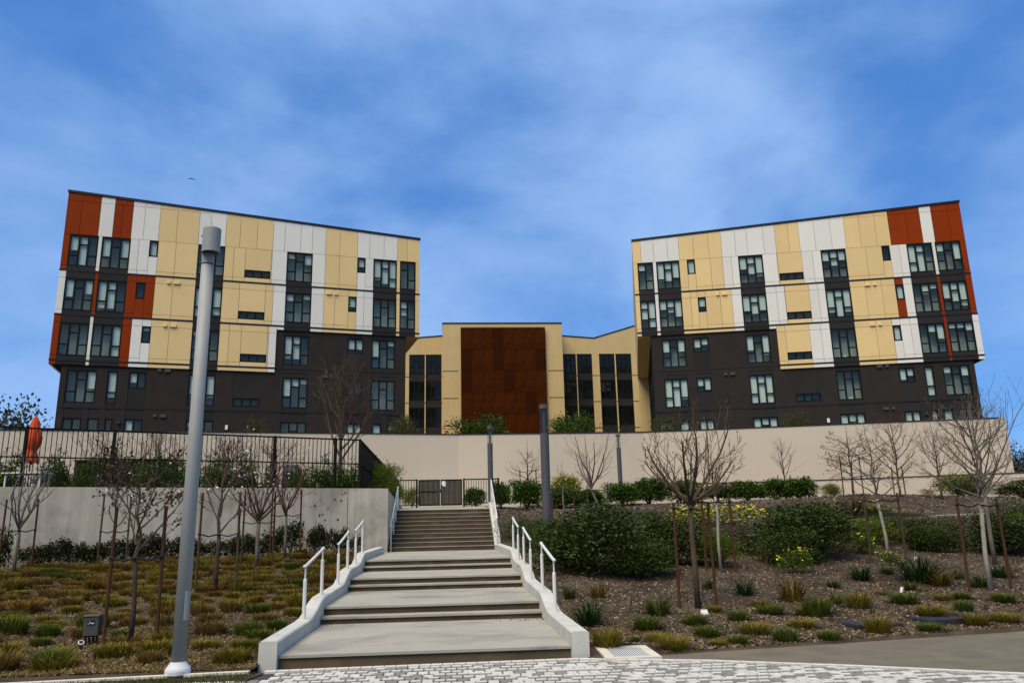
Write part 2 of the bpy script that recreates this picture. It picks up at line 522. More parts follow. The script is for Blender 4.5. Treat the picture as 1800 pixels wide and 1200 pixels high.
def paver_mesh(name, m):
    b, e = MB(), 0.006
    w_, d_ = PW - 0.014, PD - 0.012
    lo = [(0, 0, 0), (w_, 0, 0), (w_, d_, 0), (0, d_, 0)]
    hi = [(e, e, PH), (w_ - e, e, PH), (w_ - e, d_ - e, PH), (e, d_ - e, PH)]
    b.v = lo + hi
    b.f = [(4, 5, 6, 7), (0, 1, 5, 4), (1, 2, 6, 5), (2, 3, 7, 6), (3, 0, 4, 7)]
    return b
pv = {k: paver_mesh(k, None) for k in ('w', 'g')}
pme = {k: pv[k].mesh('paver', M['paver_white' if k == 'w' else 'paver_grey']) for k in pv}
cells = []
row = 0
y = 8.02
while y < 10.7:
    off = (row // 2 % 2) * PW * 0.5
    x = -4.6 + off
    while x < 6.9:
        xm = x + PW / 2
        if y + PD < paver_edge(xm) - 0.13 and not (xm < -2.05 and y + PD > 9.9 + 0.0):
            k = 'w' if rng.random() < (0.80 if row % 2 else 0.28) else 'g'
            # distance into the frame: keep what the photograph shows
            cells.append((x, y, k))
        x += PW
    y += PD
    row += 1
# the lowest frame edge at z = 0 runs from (-4.4, 10.3) over (0.67, 9.22) to (5.8, 8.16)
vis = [c for c in cells if c[1] > 9.36 - 0.205 * c[0] - 0.35]
vis.sort(key=lambda c: c[1] + 0.205 * c[0])
near, rest = vis[:300], vis[300:] + [c for c in cells if c[1] <= 9.36 - 0.205 * c[0] - 0.35]
for x, y, k in near:
    link('paver', pme[k], plaza_o, (x, y, 0.006 + rng.uniform(-0.002, 0.002)))
for k in ('w', 'g'):
    mb = MB()
    for x, y, kk in rest:
        if kk == k:
            mb.add(pv[k], (x, y, 0.006 + rng.uniform(-0.002, 0.002)))
    tag(mb.build('pavers', M['paver_white' if k == 'w' else 'paver_grey'], plaza_o), kind='stuff')
# soldier course along the curved edge
ex = np.linspace(-2.25, 6.8, 64)
for a, c in zip(ex[:-1], ex[1:]):
    ya, yc = paver_edge(a), paver_edge(c)
    g = 0.004
    mb = MB().hexa([(a + g, ya - 0.11, 0.004), (c - g, yc - 0.11, 0.004), (c - g, yc, 0.004), (a + g, ya, 0.004),
                    (a + g, ya - 0.11, 0.030), (c - g, yc - 0.11, 0.030), (c - g, yc, 0.030), (a + g, ya, 0.030)])
    mb.build('edge_paver', M['paver_white'], plaza_o)
# concrete edging strip at the foot of the left bed, turf in front of it
mb = MB()
ex = np.linspace(-14, -2.42, 30)
for a, c in zip(ex[:-1], ex[1:]):
    ya, yc = edge_l(a), edge_l(c)
    mb.hexa([(a, ya - 0.09, -0.02), (c, yc - 0.09, -0.02), (c, yc + 0.03, -0.02), (a, ya + 0.03, -0.02),
             (a, ya - 0.09, 0.05), (c, yc - 0.09, 0.05), (c, yc + 0.03, 0.05), (a, ya + 0.03, 0.05)])
struct('edging_strip', mb, M['edging'])
struct('turf_base', MB().hexa([(-14, 5, -0.02), (-2.6, 8.6, -0.02), (-2.25, edge_l(-2.4) - 0.09, -0.02), (-14, edge_l(-14) - 0.09, -0.02),
                               (-14, 5, 0.022), (-2.6, 8.6, 0.022), (-2.25, edge_l(-2.4) - 0.09, 0.022), (-14, edge_l(-14) - 0.09, 0.022)]), M['soil'])

# ------------------------------------------------------------------ stairs
XL, XR = -2.17, 1.57
st = thing('concrete_stairs', 'wide concrete stairs with four long landings and a steep upper flight of brown risers', 'stairs', (-0.3, 10.85, 0))
levels = [(10.85, 0.15), (14.15, 0.285), (14.52, 0.42), (17.80, 0.57), (18.17, 0.70), (20.75, 0.85), (21.12, 0.985)]
fy0, tread, rise = 28.6, 0.365, 0.1515
zlast = 1.035
levels += [(fy0 + i * tread, zlast + (i + 1) * rise) for i in range(10)]
zprev = 0.0
for i, (y0, z1) in enumerate(levels):
    y1 = levels[i + 1][0] if i + 1 < len(levels) else 37.6
    long = (y1 - y0) > 1
    zb = z1 + {0: 0.02, 2: 0.03, 4: 0.025, 6: 0.05}.get(i, 0.0)
    if i == len(levels) - 1:
        zb = 2.84
    e, nz = (0.028, 0.035) if i < 7 else (0.016, 0.018)
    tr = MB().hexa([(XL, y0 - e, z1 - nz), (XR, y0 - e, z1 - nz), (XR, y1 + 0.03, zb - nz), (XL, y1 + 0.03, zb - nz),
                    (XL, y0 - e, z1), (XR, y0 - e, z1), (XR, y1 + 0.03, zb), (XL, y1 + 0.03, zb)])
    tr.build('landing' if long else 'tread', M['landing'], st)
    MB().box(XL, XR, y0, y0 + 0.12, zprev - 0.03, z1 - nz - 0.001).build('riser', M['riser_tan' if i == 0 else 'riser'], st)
    zprev = zb
LEV = levels
# kerbs with a wavy top
KP = [(10.72, 0.335), (12.9, 0.345), (13.35, 0.36), (13.7, 0.42), (14.2, 0.54), (14.55, 0.59), (16.7, 0.635), (17.2, 0.66), (17.75, 0.80), (18.15, 0.885), (18.6, 0.905), (19.9, 0.935), (20.25, 0.96), (20.75, 1.09), (21.1, 1.16), (21.6, 1.18)]
def kerb(name, x0, x1, prof, label, joints=()):
    t = thing(name, label, 'kerb', ((x0 + x1) / 2, prof[0][0], 0))
    cuts = [prof[0][0]] + list(joints) + [prof[-1][0]]
    for a, c in zip(cuts[:-1], cuts[1:]):
        P = [(a + 0.004, float(np.interp(a, *zip(*prof))))] + [p for p in prof if a + 0.01 < p[0] < c - 0.01] + [(c - 0.004, float(np.interp(c, *zip(*prof))))]
        mb = MB()
        e = 0.018
        n = len(P)
        for y, z in P:
            yy = y
            mb.v += [(x0, yy, -0.1), (x0, yy, z - e), (x0 + e, yy, z), (x1 - e, yy, z), (x1, yy, z - e), (x1, yy, -0.1)]
        for i in range(n - 1):
            for k in range(5):
                q = i * 6 + k
                mb.f.append((q, q + 6, q + 7, q + 1))
        mb.f.append((0, 1, 2, 3, 4, 5))
        mb.f.append(tuple(reversed([(n - 1) * 6 + k for k in range(6)])))
        mb.build('kerb_section', M['kerb'], t)
    return t
kerb('stair_kerb', -2.40, -2.172, KP + [(26.9, 1.235)], 'pale concrete kerb with wavy top along the left side of the lower stairs', (13.55,))
kerb('stair_kerb', 1.572, 1.80, KP + [(28.2, 1.235)], 'pale concrete kerb with wavy top along the right side of the lower stairs', (13.55,))
kerb('stair_kerb', 1.572, 1.80, [(28.22, 1.16), (28.5, 1.22), (28.9, 1.50), (31.9, 2.66), (32.3, 2.80), (33.2, 2.84)], 'steep white kerb beside the right edge of the upper flight')

# ------------------------------------------------------------------ handrails
def handrail(x, y0, z0, y1, z1, label, h=0.80):
    t = thing('handrail', label, 'handrail', (x, y0, z0), 'short handrails on the stair kerbs')
    for y, z in ((y0, z0), (y1, z1)):
        MB().tube([(x, y, z - 0.03), (x, y, z + h * 0.74)], 0.030, 10).tube([(x, y, z + h * 0.74), (x, y, z + h * 0.765)], [0.030, 0.018], 10, False).build('post', M['rail_paint'], t, smooth=False)
        MB().tube([(x, y, z + h * 0.74), (x, y, z + h - 0.01)], 0.014, 8).build('stem', M['rail_paint'], t)
    MB().tube([(x, y0 - 0.10, z0 + h - 0.0), (x, y0 - 0.02, z0 + h), (x, y0 + 0.10, z0 + h + 0.015), (x, y1 - 0.10, z1 + h - 0.03), (x, y1 + 0.02, z1 + h), (x, y1 + 0.12, z1 + h)], 0.026, 10).build('rail', M['rail_paint'], t, smooth=True)
for x, side in ((-2.285, 'left'), (1.685, 'right')):
    for n, (y0, z0, y1, z1) in zip(('nearest', 'middle', 'farthest'), ((13.2, 0.35, 14.9, 0.60), (17.0, 0.645, 18.5, 0.90), (20.0, 0.94, 21.5, 1.18))):
        handrail(x, y0, z0, y1, z1, '%s of the three short white handrails on the %s stair kerb' % (n, side))
def flight_rail(x, dz, label):
    t = thing('flight_handrail', label, 'handrail', (x, fy0, zlast), 'handrails of the upper flight')
    def zs(y):
        return zlast + dz + max(0, (y - fy0)) / tread * rise
    for y in (fy0 - 0.1, fy0 + 1.2, fy0 + 2.3, fy0 + 3.45):
        MB().tube([(x, y, zs(y) - 0.1), (x, y, zs(y) + 0.92)], 0.024, 8).build('post', M['rail_paint'], t)
    MB().tube([(x, fy0 - 0.35, zs(fy0) + 0.80), (x, fy0 - 0.1, zs(fy0) + 0.92), (x, fy0 + 3.45, zs(fy0 + 3.45) + 0.95), (x, fy0 + 3.75, zs(fy0 + 3.45) + 0.95)], 0.024, 8).build('rail', M['rail_paint'], t, smooth=True)
    MB().tube([(x, fy0 - 0.1, zs(fy0) + 0.5), (x, fy0 + 3.45, zs(fy0 + 3.45) + 0.55)], 0.016, 8).build('rail', M['rail_paint'], t, smooth=True)
flight_rail(-2.05, 0.05, 'tall white handrail on the left of the upper flight, against the concrete wall')
flight_rail(1.66, 0.25, 'tall white handrail on the right of the upper flight, on the steep kerb')

# ------------------------------------------------------------------ left concrete retaining wall
WT = 3.18
lw = thing('retaining_wall', 'stained grey concrete retaining wall left of the stairs with joints and spots', 'wall', (-2.12, 28.0, 0))
e = Vector((WALL_B[0] - WALL_A[0], WALL_B[1] - WALL_A[1], 0)).normalized()
nb = Vector((-e.y, e.x, 0))
if nb.y < 0:
    nb = -nb
def wq(s_, d_, z_):
    p = Vector((WALL_A[0], WALL_A[1], 0)) + e * s_ + nb * d_
    return (p.x, p.y, z_)
cuts = [0.0, 1.42, 4.75, 7.9, 11.1, 14.4, 20.3]
for a, c in zip(cuts[:-1], cuts[1:]):
    g = 0.012
    MB().hexa([wq(a + g, 0, -0.2), wq(c - g, 0, -0.2), wq(c - g, 0.3, -0.2), wq(a + g, 0.3, -0.2), wq(a + g, 0, WT), wq(c - g, 0, WT), wq(c - g, 0.3, WT), wq(a + g, 0.3, WT)]).build('wall_section', M['concrete'], lw)
MB().hexa([wq(0.0, 0.05, -0.2), wq(20.3, 0.05, -0.2), wq(20.3, 0.28, -0.2), wq(0.0, 0.28, -0.2), wq(0, 0.05, WT - .02), wq(20.3, 0.05, WT - .02), wq(20.3, 0.28, WT - .02), wq(0, 0.28, WT - .02)]).build('joint_core', M['riser'], lw)
MB().hexa([(-2.44, 28.14, 0), (-2.175, 28.03, 0), (-2.175, 36.5, 0), (-2.44, 36.5, 0), (-2.44, 28.14, WT - 0.003), (-2.175, 28.03, WT - 0.003), (-2.175, 36.5, 2.86), (-2.44, 36.5, 2.86)]).build('side_section', M['concrete'], lw)
rng = random.Random(3)
for k in range(26):                                   # form-tie marks clustered on the section nearest the stairs
    s_, z_ = rng.uniform(1.3, 4.6), rng.uniform(1.9, 3.05)
    c_ = Vector(wq(s_, -0.004, z_))
    mb = MB()
    r_ = rng.uniform(0.02, 0.045)
    mb.v = [tuple(c_ + e * (r_ * math.cos(i * math.pi / 4) * rng.uniform(.6, 1.2)) + Vector((0, 0, r_ * math.sin(i * math.pi / 4) * rng.uniform(.6, 1.3)))) for i in range(8)]
    mb.f = [tuple(range(8))]
    mb.build('spot', M['riser'], lw)
# terrace behind the wall
mb = MB()
tp = [wq(0.05, 0.25, 0), (-2.3, 36.5, 0), (-2.3, 44, 0), (-40, 44, 0), (-40, 15, 0), wq(20, 0.25, 0)]
def tz(x, y):
    return 2.98 if y < 30 else 2.98 + 0.0 * y
mb.v = [(p[0], p[1], 2.98 if i != 1 else 2.84) for i, p in enumerate(tp)]
mb.f = [tuple(range(len(tp)))]
struct('terrace_ground', mb, M['soil'])
# landing behind the gate
struct('gate_landing', MB().hexa([(-2.18, 37.55, 2.5), (1.8, 37.55, 2.5), (4, 46, 2.5), (-2.6, 46, 2.5), (-2.18, 37.55, 2.83), (1.8, 37.55, 2.83), (4, 46, 3.0), (-2.6, 46, 3.0)]), M['landing'])

# ------------------------------------------------------------------ picket fences
def fence_run(t, p0, p1, zb0, zb1, zt0, zt1, step, posts, mid=None, thick=0.011, toprail=0.025):
    p0, p1 = Vector((*p0, 0)), Vector((*p1, 0))
    L = (p1 - p0).length
    d = (p1 - p0) / L
    n = int(L / step)
    ang = math.atan2(d.y, d.x)
    root = t.location
    base_h = max(zt0 - zb0, zt1 - zb1)
    me = MB().box(-thick, thick, -thick, thick, 0, 1).mesh('picket', M['fence_black'])
    for i in range(n + 1):
        f = i / max(1, n)
        p = p0 + d * (L * f)
        zb_, zt_ = zb0 + (zb1 - zb0) * f, zt0 + (zt1 - zt0) * f
        o = link('picket', me, t, (p.x - root.x, p.y - root.y, zb_ + 0.08 - root.z))
        o.rotation_euler[2] = ang
        o.scale = (1, 1, zt_ - zb_ - 0.09)
    def rail(fr, h=0.02):
        a, c = p0 - d * 0.02, p1 + d * 0.02
        q = Vector((-d.y, d.x, 0)) * 0.02
        za, zc = zb0 + (zt0 - zb0) * fr, zb1 + (zt1 - zb1) * fr
        MB().hexa([a - q + Vector((0, 0, za - h)), c - q + Vector((0, 0, zc - h)), c + q + Vector((0, 0, zc - h)), a + q + Vector((0, 0, za - h)),
                   a - q + Vector((0, 0, za + h)), c - q + Vector((0, 0, zc + h)), c + q + Vector((0, 0, zc + h)), a + q + Vector((0, 0, za + h))]).build('rail', M['fence_black'], t)
    for fr in ([1.0, 0.06] + ([mid] if mid else [])):
        rail(fr, toprail if fr == 1.0 else 0.02)
    for f in posts:
        p = p0 + d * (L * f)
        zb_, zt_ = zb0 + (zb1 - zb0) * f, zt0 + (zt1 - zt0) * f
        MB().box(p.x - 0.04, p.x + 0.04, p.y - 0.04, p.y + 0.04, zb_ - 0.05, zt_ + 0.04).build('post', M['fence_black'], t)
FC = wq(0.95, 0.35, 0)[:2]
FL = wq(15.5, 0.35, 0)[:2]
f1 = thing('picket_fence', 'long black metal picket fence on top of the grey concrete wall', 'fence', (*FC, 2.98))
fence_run(f1, FL, FC, 2.98, 2.98, 4.93, 4.87, 0.135, [0.02, 0.155, 0.31, 0.47, 0.64, 0.80, 0.94, 1.0], 0.56)
f2 = thing('picket_fence', 'dense black picket fence descending beside the upper stairs towards the gate', 'fence', (-3.0, 28.4, 2.98))
fence_run(f2, (FC[0] + 0.02, FC[1] + 0.12), (-2.28, 36.0), 2.98, 2.84, 4.86, 3.95, 0.12, [0.33, 0.66, 1.0], 0.56)
f3 = thing('picket_fence', 'low black picket fence panel left of the double gate', 'fence', (-2.2, 36.05, 2.83))
fence_run(f3, (-2.2, 36.05), (-1.47, 36.05), 2.80, 2.80, 3.98, 3.98, 0.11, [1.0])
f4 = thing('picket_fence', 'low black picket fence panel right of the double gate', 'fence', (0.64, 36.05, 2.83))
fence_run(f4, (0.64, 36.05), (2.2, 36.05), 2.80, 2.90, 3.98, 3.98, 0.11, [0.0, 1.0])
gt = thing('double_gate', 'black double gate with dense pickets at the top of the stairs', 'gate', (-0.42, 36.05, 2.81))
for x0, x1 in ((-1.40, -0.435), (-0.405, 0.56)):
    MB().box(x0, x1, 36.02, 36.06, 3.93, 3.99).box(x0, x1, 36.02, 36.06, 2.84, 2.90).box(x0, x0 + .04, 36.02, 36.06, 2.9, 3.93).box(x1 - .04, x1, 36.02, 36.06, 2.9, 3.93).build('gate_frame', M['fence_black'], gt)
    # perforated backing sheet of the leaf: narrow slats with slits between them
    n = 16
    for i in range(n):
        xx = x0 + 0.04 + (x1 - x0 - 0.08) * (i + 0.5) / n
        MB().box(xx - 0.0245, xx + 0.0245, 36.028, 36.05, 2.9, 3.93).build('picket', M['fence_black'], gt)
MB().box(-1.36, -0.44, 36.0, 36.018, 3.42, 3.48).build('push_bar', M['fence_black'], gt)
MB().box(-0.52, -0.40, 35.985, 36.016, 3.40, 3.56).build('latch', M['lamp_dark'], gt)
sg = MB()
pts = [(-.08, .10), (0, .13), (.08, .09), (.10, 0), (.06, -.05), (.11, -.09), (.03, -.13), (-.03, -.10), (-.10, -.02)]
sg.v = [(-0.27 + a, 35.99, 3.80 + b) for a, b in pts] + [(-0.27 + a, 36.0, 3.80 + b) for a, b in pts]
nn = len(pts)
sg.f = [tuple(reversed(range(nn))), tuple(range(nn, 2 * nn))] + [(i, (i + 1) % nn, nn + (i + 1) % nn, nn + i) for i in range(nn)]
sg.build('plaque', M['sign_white'], gt)

# ------------------------------------------------------------------ beige podium walls
WZ = 7.30
mw = thing('podium_wall', 'tall beige stucco podium wall behind the stairs carrying the apartment buildings', 'wall', (6, 46.3, 0))
poly = [(-30, 40.6), (0.5, 46.3), (11.6, 46.3), (30.75, 41.75)]
for (a, b_), (c, d_) in zip(poly[:-1], poly[1:]):
    v = Vector((c - a, d_ - b_, 0)).normalized()
    q = Vector((-v.y, v.x, 0)) * 0.4
    P = [Vector((a, b_, 0)), Vector((c, d_, 0)), Vector((c, d_, 0)) + q, Vector((a, b_, 0)) + q]
    MB().hexa([p + Vector((0, 0, 1.5)) for p in P] + [p + Vector((0, 0, WZ - 0.06)) for p in P]).build('wall_section', M['wall_beige'], mw)
    o = v.cross(Vector((0, 0, 1))) * 0.03
    P2 = [P[0] + o, P[1] + o, P[2] - o, P[3] - o]
    MB().hexa([p + Vector((0, 0, WZ - 0.06)) for p in P2] + [p + Vector((0, 0, WZ)) for p in P2]).build('coping', M['stucco_char'], mw)
MB().hexa([(30.75, 41.76, 1.5), (31.15, 41.7, 1.5), (35.2, 60, 1.5), (34.8, 60, 1.5), (30.75, 41.76, WZ - .06), (31.15, 41.7, WZ - .06), (35.2, 60, WZ - .06), (34.8, 60, WZ - .06)]).build('wall_section', M['wall_beige'], mw)
mb = MB()
mb.v = [(-30, 40.9, 6.98), (0.5, 46.6, 6.98), (11.6, 46.6, 6.98), (30.6, 42.0, 6.98), (34.8, 60, 6.98), (60, 140, 6.98), (-50, 140, 6.98)]
mb.f = [tuple(range(7))]
struct('podium_ground', mb, M['gravel'])
lo = thing('garden_wall', 'low beige garden wall with a dark cap in front of the right podium wall', 'wall', (19, 42, 0))
poly = [(10.6, 43.35), (19.43, 41.95), (29.17, 38.37), (48, 31.3)]
for (a, b_), (c, d_) in zip(poly[:-1], poly[1:]):
    v = Vector((c - a, d_ - b_, 0)).normalized()
    q = Vector((-v.y, v.x, 0)) * 0.25
    P = [Vector((a, b_, 0)), Vector((c, d_, 0)), Vector((c, d_, 0)) + q, Vector((a, b_, 0)) + q]
    MB().hexa([p + Vector((0, 0, 1.5)) for p in P] + [p + Vector((0, 0, 3.96)) for p in P]).build('wall_section', M['wall_beige'], lo)
    o = v.cross(Vector((0, 0, 1))) * 0.02
    P2 = [P[0] + o, P[1] + o, P[2] - o, P[3] - o]
    MB().hexa([p + Vector((0, 0, 3.96)) for p in P2] + [p + Vector((0, 0, 4.02)) for p in P2]).build('cap', M['riser'], lo)
# footpath that crosses the right bank
pp = [(7.5, 22.9), (9.53, 24.1), (11.6, 25.3), (13.6, 26.2), (15.2, 26.9), (17.5, 27.6), (19.4, 28.1), (21.9, 29.0), (30, 31)]
mb = MB()
for i, (x, y) in enumerate(pp):
    z = zr(x, y) + 0.03
    mb.v += [(x, y, z - 0.0), (x - 0.1, y + 0.9, z + 0.05), (x, y, z - 0.2)]
for i in range(len(pp) - 1):
    a = i * 3
    mb.f += [(a, a + 3, a + 4, a + 1), (a + 2, a + 5, a + 3, a)]
struct('footpath', mb, M['landing'])

# ------------------------------------------------------------------ windows
def H(W, s0, s1, d0, d1, z0, z1, mb=None):
    mb = mb or MB()
    return mb.hexa([W(s0, d0, z0), W(s1, d0, z0), W(s1, d1, z0), W(s0, d1, z0), W(s0, d0, z1), W(s1, d0, z1), W(s1, d1, z1), W(s0, d1, z1)])
def window(root, W, s0, s1, z0, z1, kind, d, rng, blind=0.6, gl='glass_window', flip=False):
    """frame with mullions (part) holding panes and blinds (sub-parts); d = depth of the frame's face"""
    f = 0.09
    fr = MB()
    H(W, s0, s1, d - 0.09, d, z1 - f, z1, fr)
    H(W, s0, s1, d - 0.09, d, z0, z0 + f, fr)
    H(W, s0, s0 + f, d - 0.09, d, z0 + f, z1 - f, fr)
    H(W, s1 - f, s1, d - 0.09, d, z0 + f, z1 - f, fr)
    h = z1 - z0
    lo_t, hi_t = z0 + h * 0.345, z0 + h * 0.70
    if kind == 'tri': spec = [lo_t, hi_t, lo_t]
    elif kind == 'two': spec = [hi_t, lo_t]
    elif kind == 'duo': spec = [None, None]
    elif kind == 'nar': spec = [lo_t]
    elif kind == 'strip': spec = [None, None, None]
    else: spec = [None]
    if flip:
        spec = spec[::-1]
    n = len(spec)
    mul = 0.12
    wcol = (s1 - s0 - 2 * f - (n - 1) * mul) / n
    holes = []
    for i, tr in enumerate(spec):
        a = s0 + f + i * (wcol + mul)
        b = a + wcol
        if i < n - 1:
            H(W, b, b + mul, d - 0.09, d, z0 + f, z1 - f, fr)
        if tr is None:
            holes.append((a, b, z0 + f, z1 - f, i))
        else:
            H(W, a, b, d - 0.09, d, tr - 0.045, tr + 0.045, fr)
            holes.append((a, b, z0 + f, tr - 0.045, i))
            holes.append((a, b, tr + 0.045, z1 - f, i))
    wo = fr.build('window', M['frame_black'], root)
    base_drop = rng.random() ** 0.7 if rng.random() < blind else 0.0
    for a, b, za, zb, i in holes:
        H(W, a, b, d - 0.055, d - 0.045, za, zb).build('pane', M[gl], wo)
    if base_drop > 0:
        for i in range(n):
            if rng.random() < 0.22:
                continue
            dr = min(1.0, max(0.15, base_drop + rng.choice([0, 0, 0.12, -0.2, 0.3])))
            a = s0 + f + i * (wcol + mul) - 0.03
            H(W, a, a + wcol + 0.06, d - 0.15, d - 0.142, z1 - f - (h - 2 * f) * dr, z1 - f + 0.02).build('blind', M['blind'], wo)
    elif rng.random() < 0.35 and h > 1.5:             # something pale on the floor inside
        k = rng.randrange(n)
        a = s0 + f + k * (wcol + mul) + rng.uniform(0, wcol * 0.3)
        H(W, a, a + wcol * rng.uniform(0.3, 0.7), d - 0.3, d - 0.22, z0 + f, z0 + f + rng.uniform(0.1, 0.35)).build('furniture', M['blind'], wo)
    return wo

FZ = {1: 6.98, 2: 10.03, 3: 13.08, 4: 16.13, 5: 19.18, 6: 22.23}
TRI = {'f5': [0.40, 2.35, 8.42, 14.43, 20.65]}
WIN = {
 5: [(0.40, 2.13, 'tri'), (2.35, 4.11, 'tri'), (5.30, 5.86, 'small'), (8.42, 10.20, 'tri'), (11.58, 13.34, 'strip'), (14.43, 16.23, 'tri'), (19.47, 20.06, 'small'), (20.65, 22.40, 'tri'), (22.65, 23.83, 'two')],
 4: [(0.42, 2.15, 'tri'), (2.37, 4.12, 'tri'), (4.71, 5.27, 'small'), (8.42, 10.20, 'tri'), (11.32, 13.08, 'strip'), (14.45, 16.25, 'tri'), (18.88, 19.47, 'small'), (20.66, 22.40, 'tri'), (22.65, 23.82, 'two')],
 3: [(0.41, 2.14, 'tri'), (2.34, 4.10, 'tri'), (5.30, 5.86, 'small'), (8.44, 10.20, 'tri'), (11.62, 13.36, 'strip')],
}
DARK = {
 3: [(14.50, 16.22, 'tri'), (18.92, 20.06, 'duo'), (20.64, 22.38, 'tri')],
 2: [(1.10, 2.88, 'tri'), (3.50, 4.11, 'nar'), (4.77, 5.83, 'duo'), (8.45, 10.14, 'tri'), (11.33, 13.07, 'strip'), (14.53, 16.24, 'tri'), (18.95, 20.03, 'duo'), (20.65, 22.40, 'tri')],
 1: [(1.14, 2.25, 'duo'), (2.57, 3.26, 'door'), (3.59, 4.06, 'nar'), (4.74, 5.83, 'duo'), (8.47, 10.20, 'tri'), (14.49, 16.24, 'tri'), (18.98, 20.05, 'duo'), (20.78, 21.45, 'door'), (21.84, 23.0, 'duo')],
}
ZON = {
 'L': {'top': [('R', 2.06), ('W', 2.92), ('R', 4.08), ('W', 5.81), ('Y', 8.39), ('W', 10.17), ('Y', 13.41), ('W', 17.12), ('Y', 19.45), ('W', 22.43), ('Y', 24.15)],
       5: [('R', 0.40), ('C', 2.13), ('W', 2.35), ('C', 4.11), ('W', 5.86), ('Y', 8.42), ('C', 10.20), ('Y', 13.41), ('W', 14.43), ('C', 16.23), ('W', 17.14), ('Y', 19.46), ('W', 20.65), ('C', 22.40), ('Y', 22.65), ('C', 23.83), ('Y', 24.15)],
       4: [('W', 0.42), ('C', 2.15), ('R', 2.37), ('C', 4.12), ('R', 5.86), ('Y', 8.42), ('C', 10.20), ('Y', 13.60), ('W', 14.45), ('C', 16.25), ('W', 17.13), ('Y', 19.47), ('W', 20.66), ('C', 22.40), ('Y', 22.65), ('C', 23.82), ('Y', 24.15)],
       3: [('R', 0.41), ('C', 2.14), ('W', 2.34), ('C', 4.10), ('R', 4.66), ('W', 5.86), ('Y', 8.44), ('C', 10.20), ('Y', 13.45), ('W', 13.96)]},
 'R': {'top': [('R', 2.07), ('W', 2.88), ('R', 5.14), ('Y', 8.31), ('W', 11.62), ('Y', 13.36), ('W', 17.39), ('Y', 20.60), ('W', 23.52), ('Y', 24.15)],
       5: [('R', 0.40), ('C', 2.13), ('W', 2.35), ('C', 4.11), ('W', 5.30), ('Y', 8.42), ('C', 10.20), ('W', 11.60), ('Y', 13.40), ('W', 14.43), ('C', 16.23), ('W', 17.40), ('Y', 20.65), ('C', 22.40), ('W', 22.65), ('C', 23.83), ('Y', 24.15)],
       4: [('R', 0.42), ('C', 2.15), ('R', 2.37), ('C', 4.12), ('W', 4.71), ('R', 5.30), ('Y', 8.42), ('C', 10.20), ('W', 11.35), ('Y', 13.10), ('W', 14.45), ('C', 16.25), ('W', 16.96), ('Y', 20.66), ('C', 22.40), ('W', 22.65), ('C', 23.82), ('Y', 24.15)],
       3: [('W', 0.41), ('C', 2.14), ('R', 2.34), ('C', 4.10), ('W', 5.87), ('Y', 8.44), ('C', 10.20), ('W', 11.64), ('Y', 13.96)]},
}
CM = {'R': 'panel_rust', 'W': 'panel_white', 'Y': 'panel_yellow', 'C': 'panel_char'}
VENT = {5: [], 4: [(6.71, 7.22), (17.98, 17.47)], 3: [(6.71, 7.22)], 2: [(6.6, 7.1), (17.9, 17.4)], 1: [(6.55, 7.05)]}

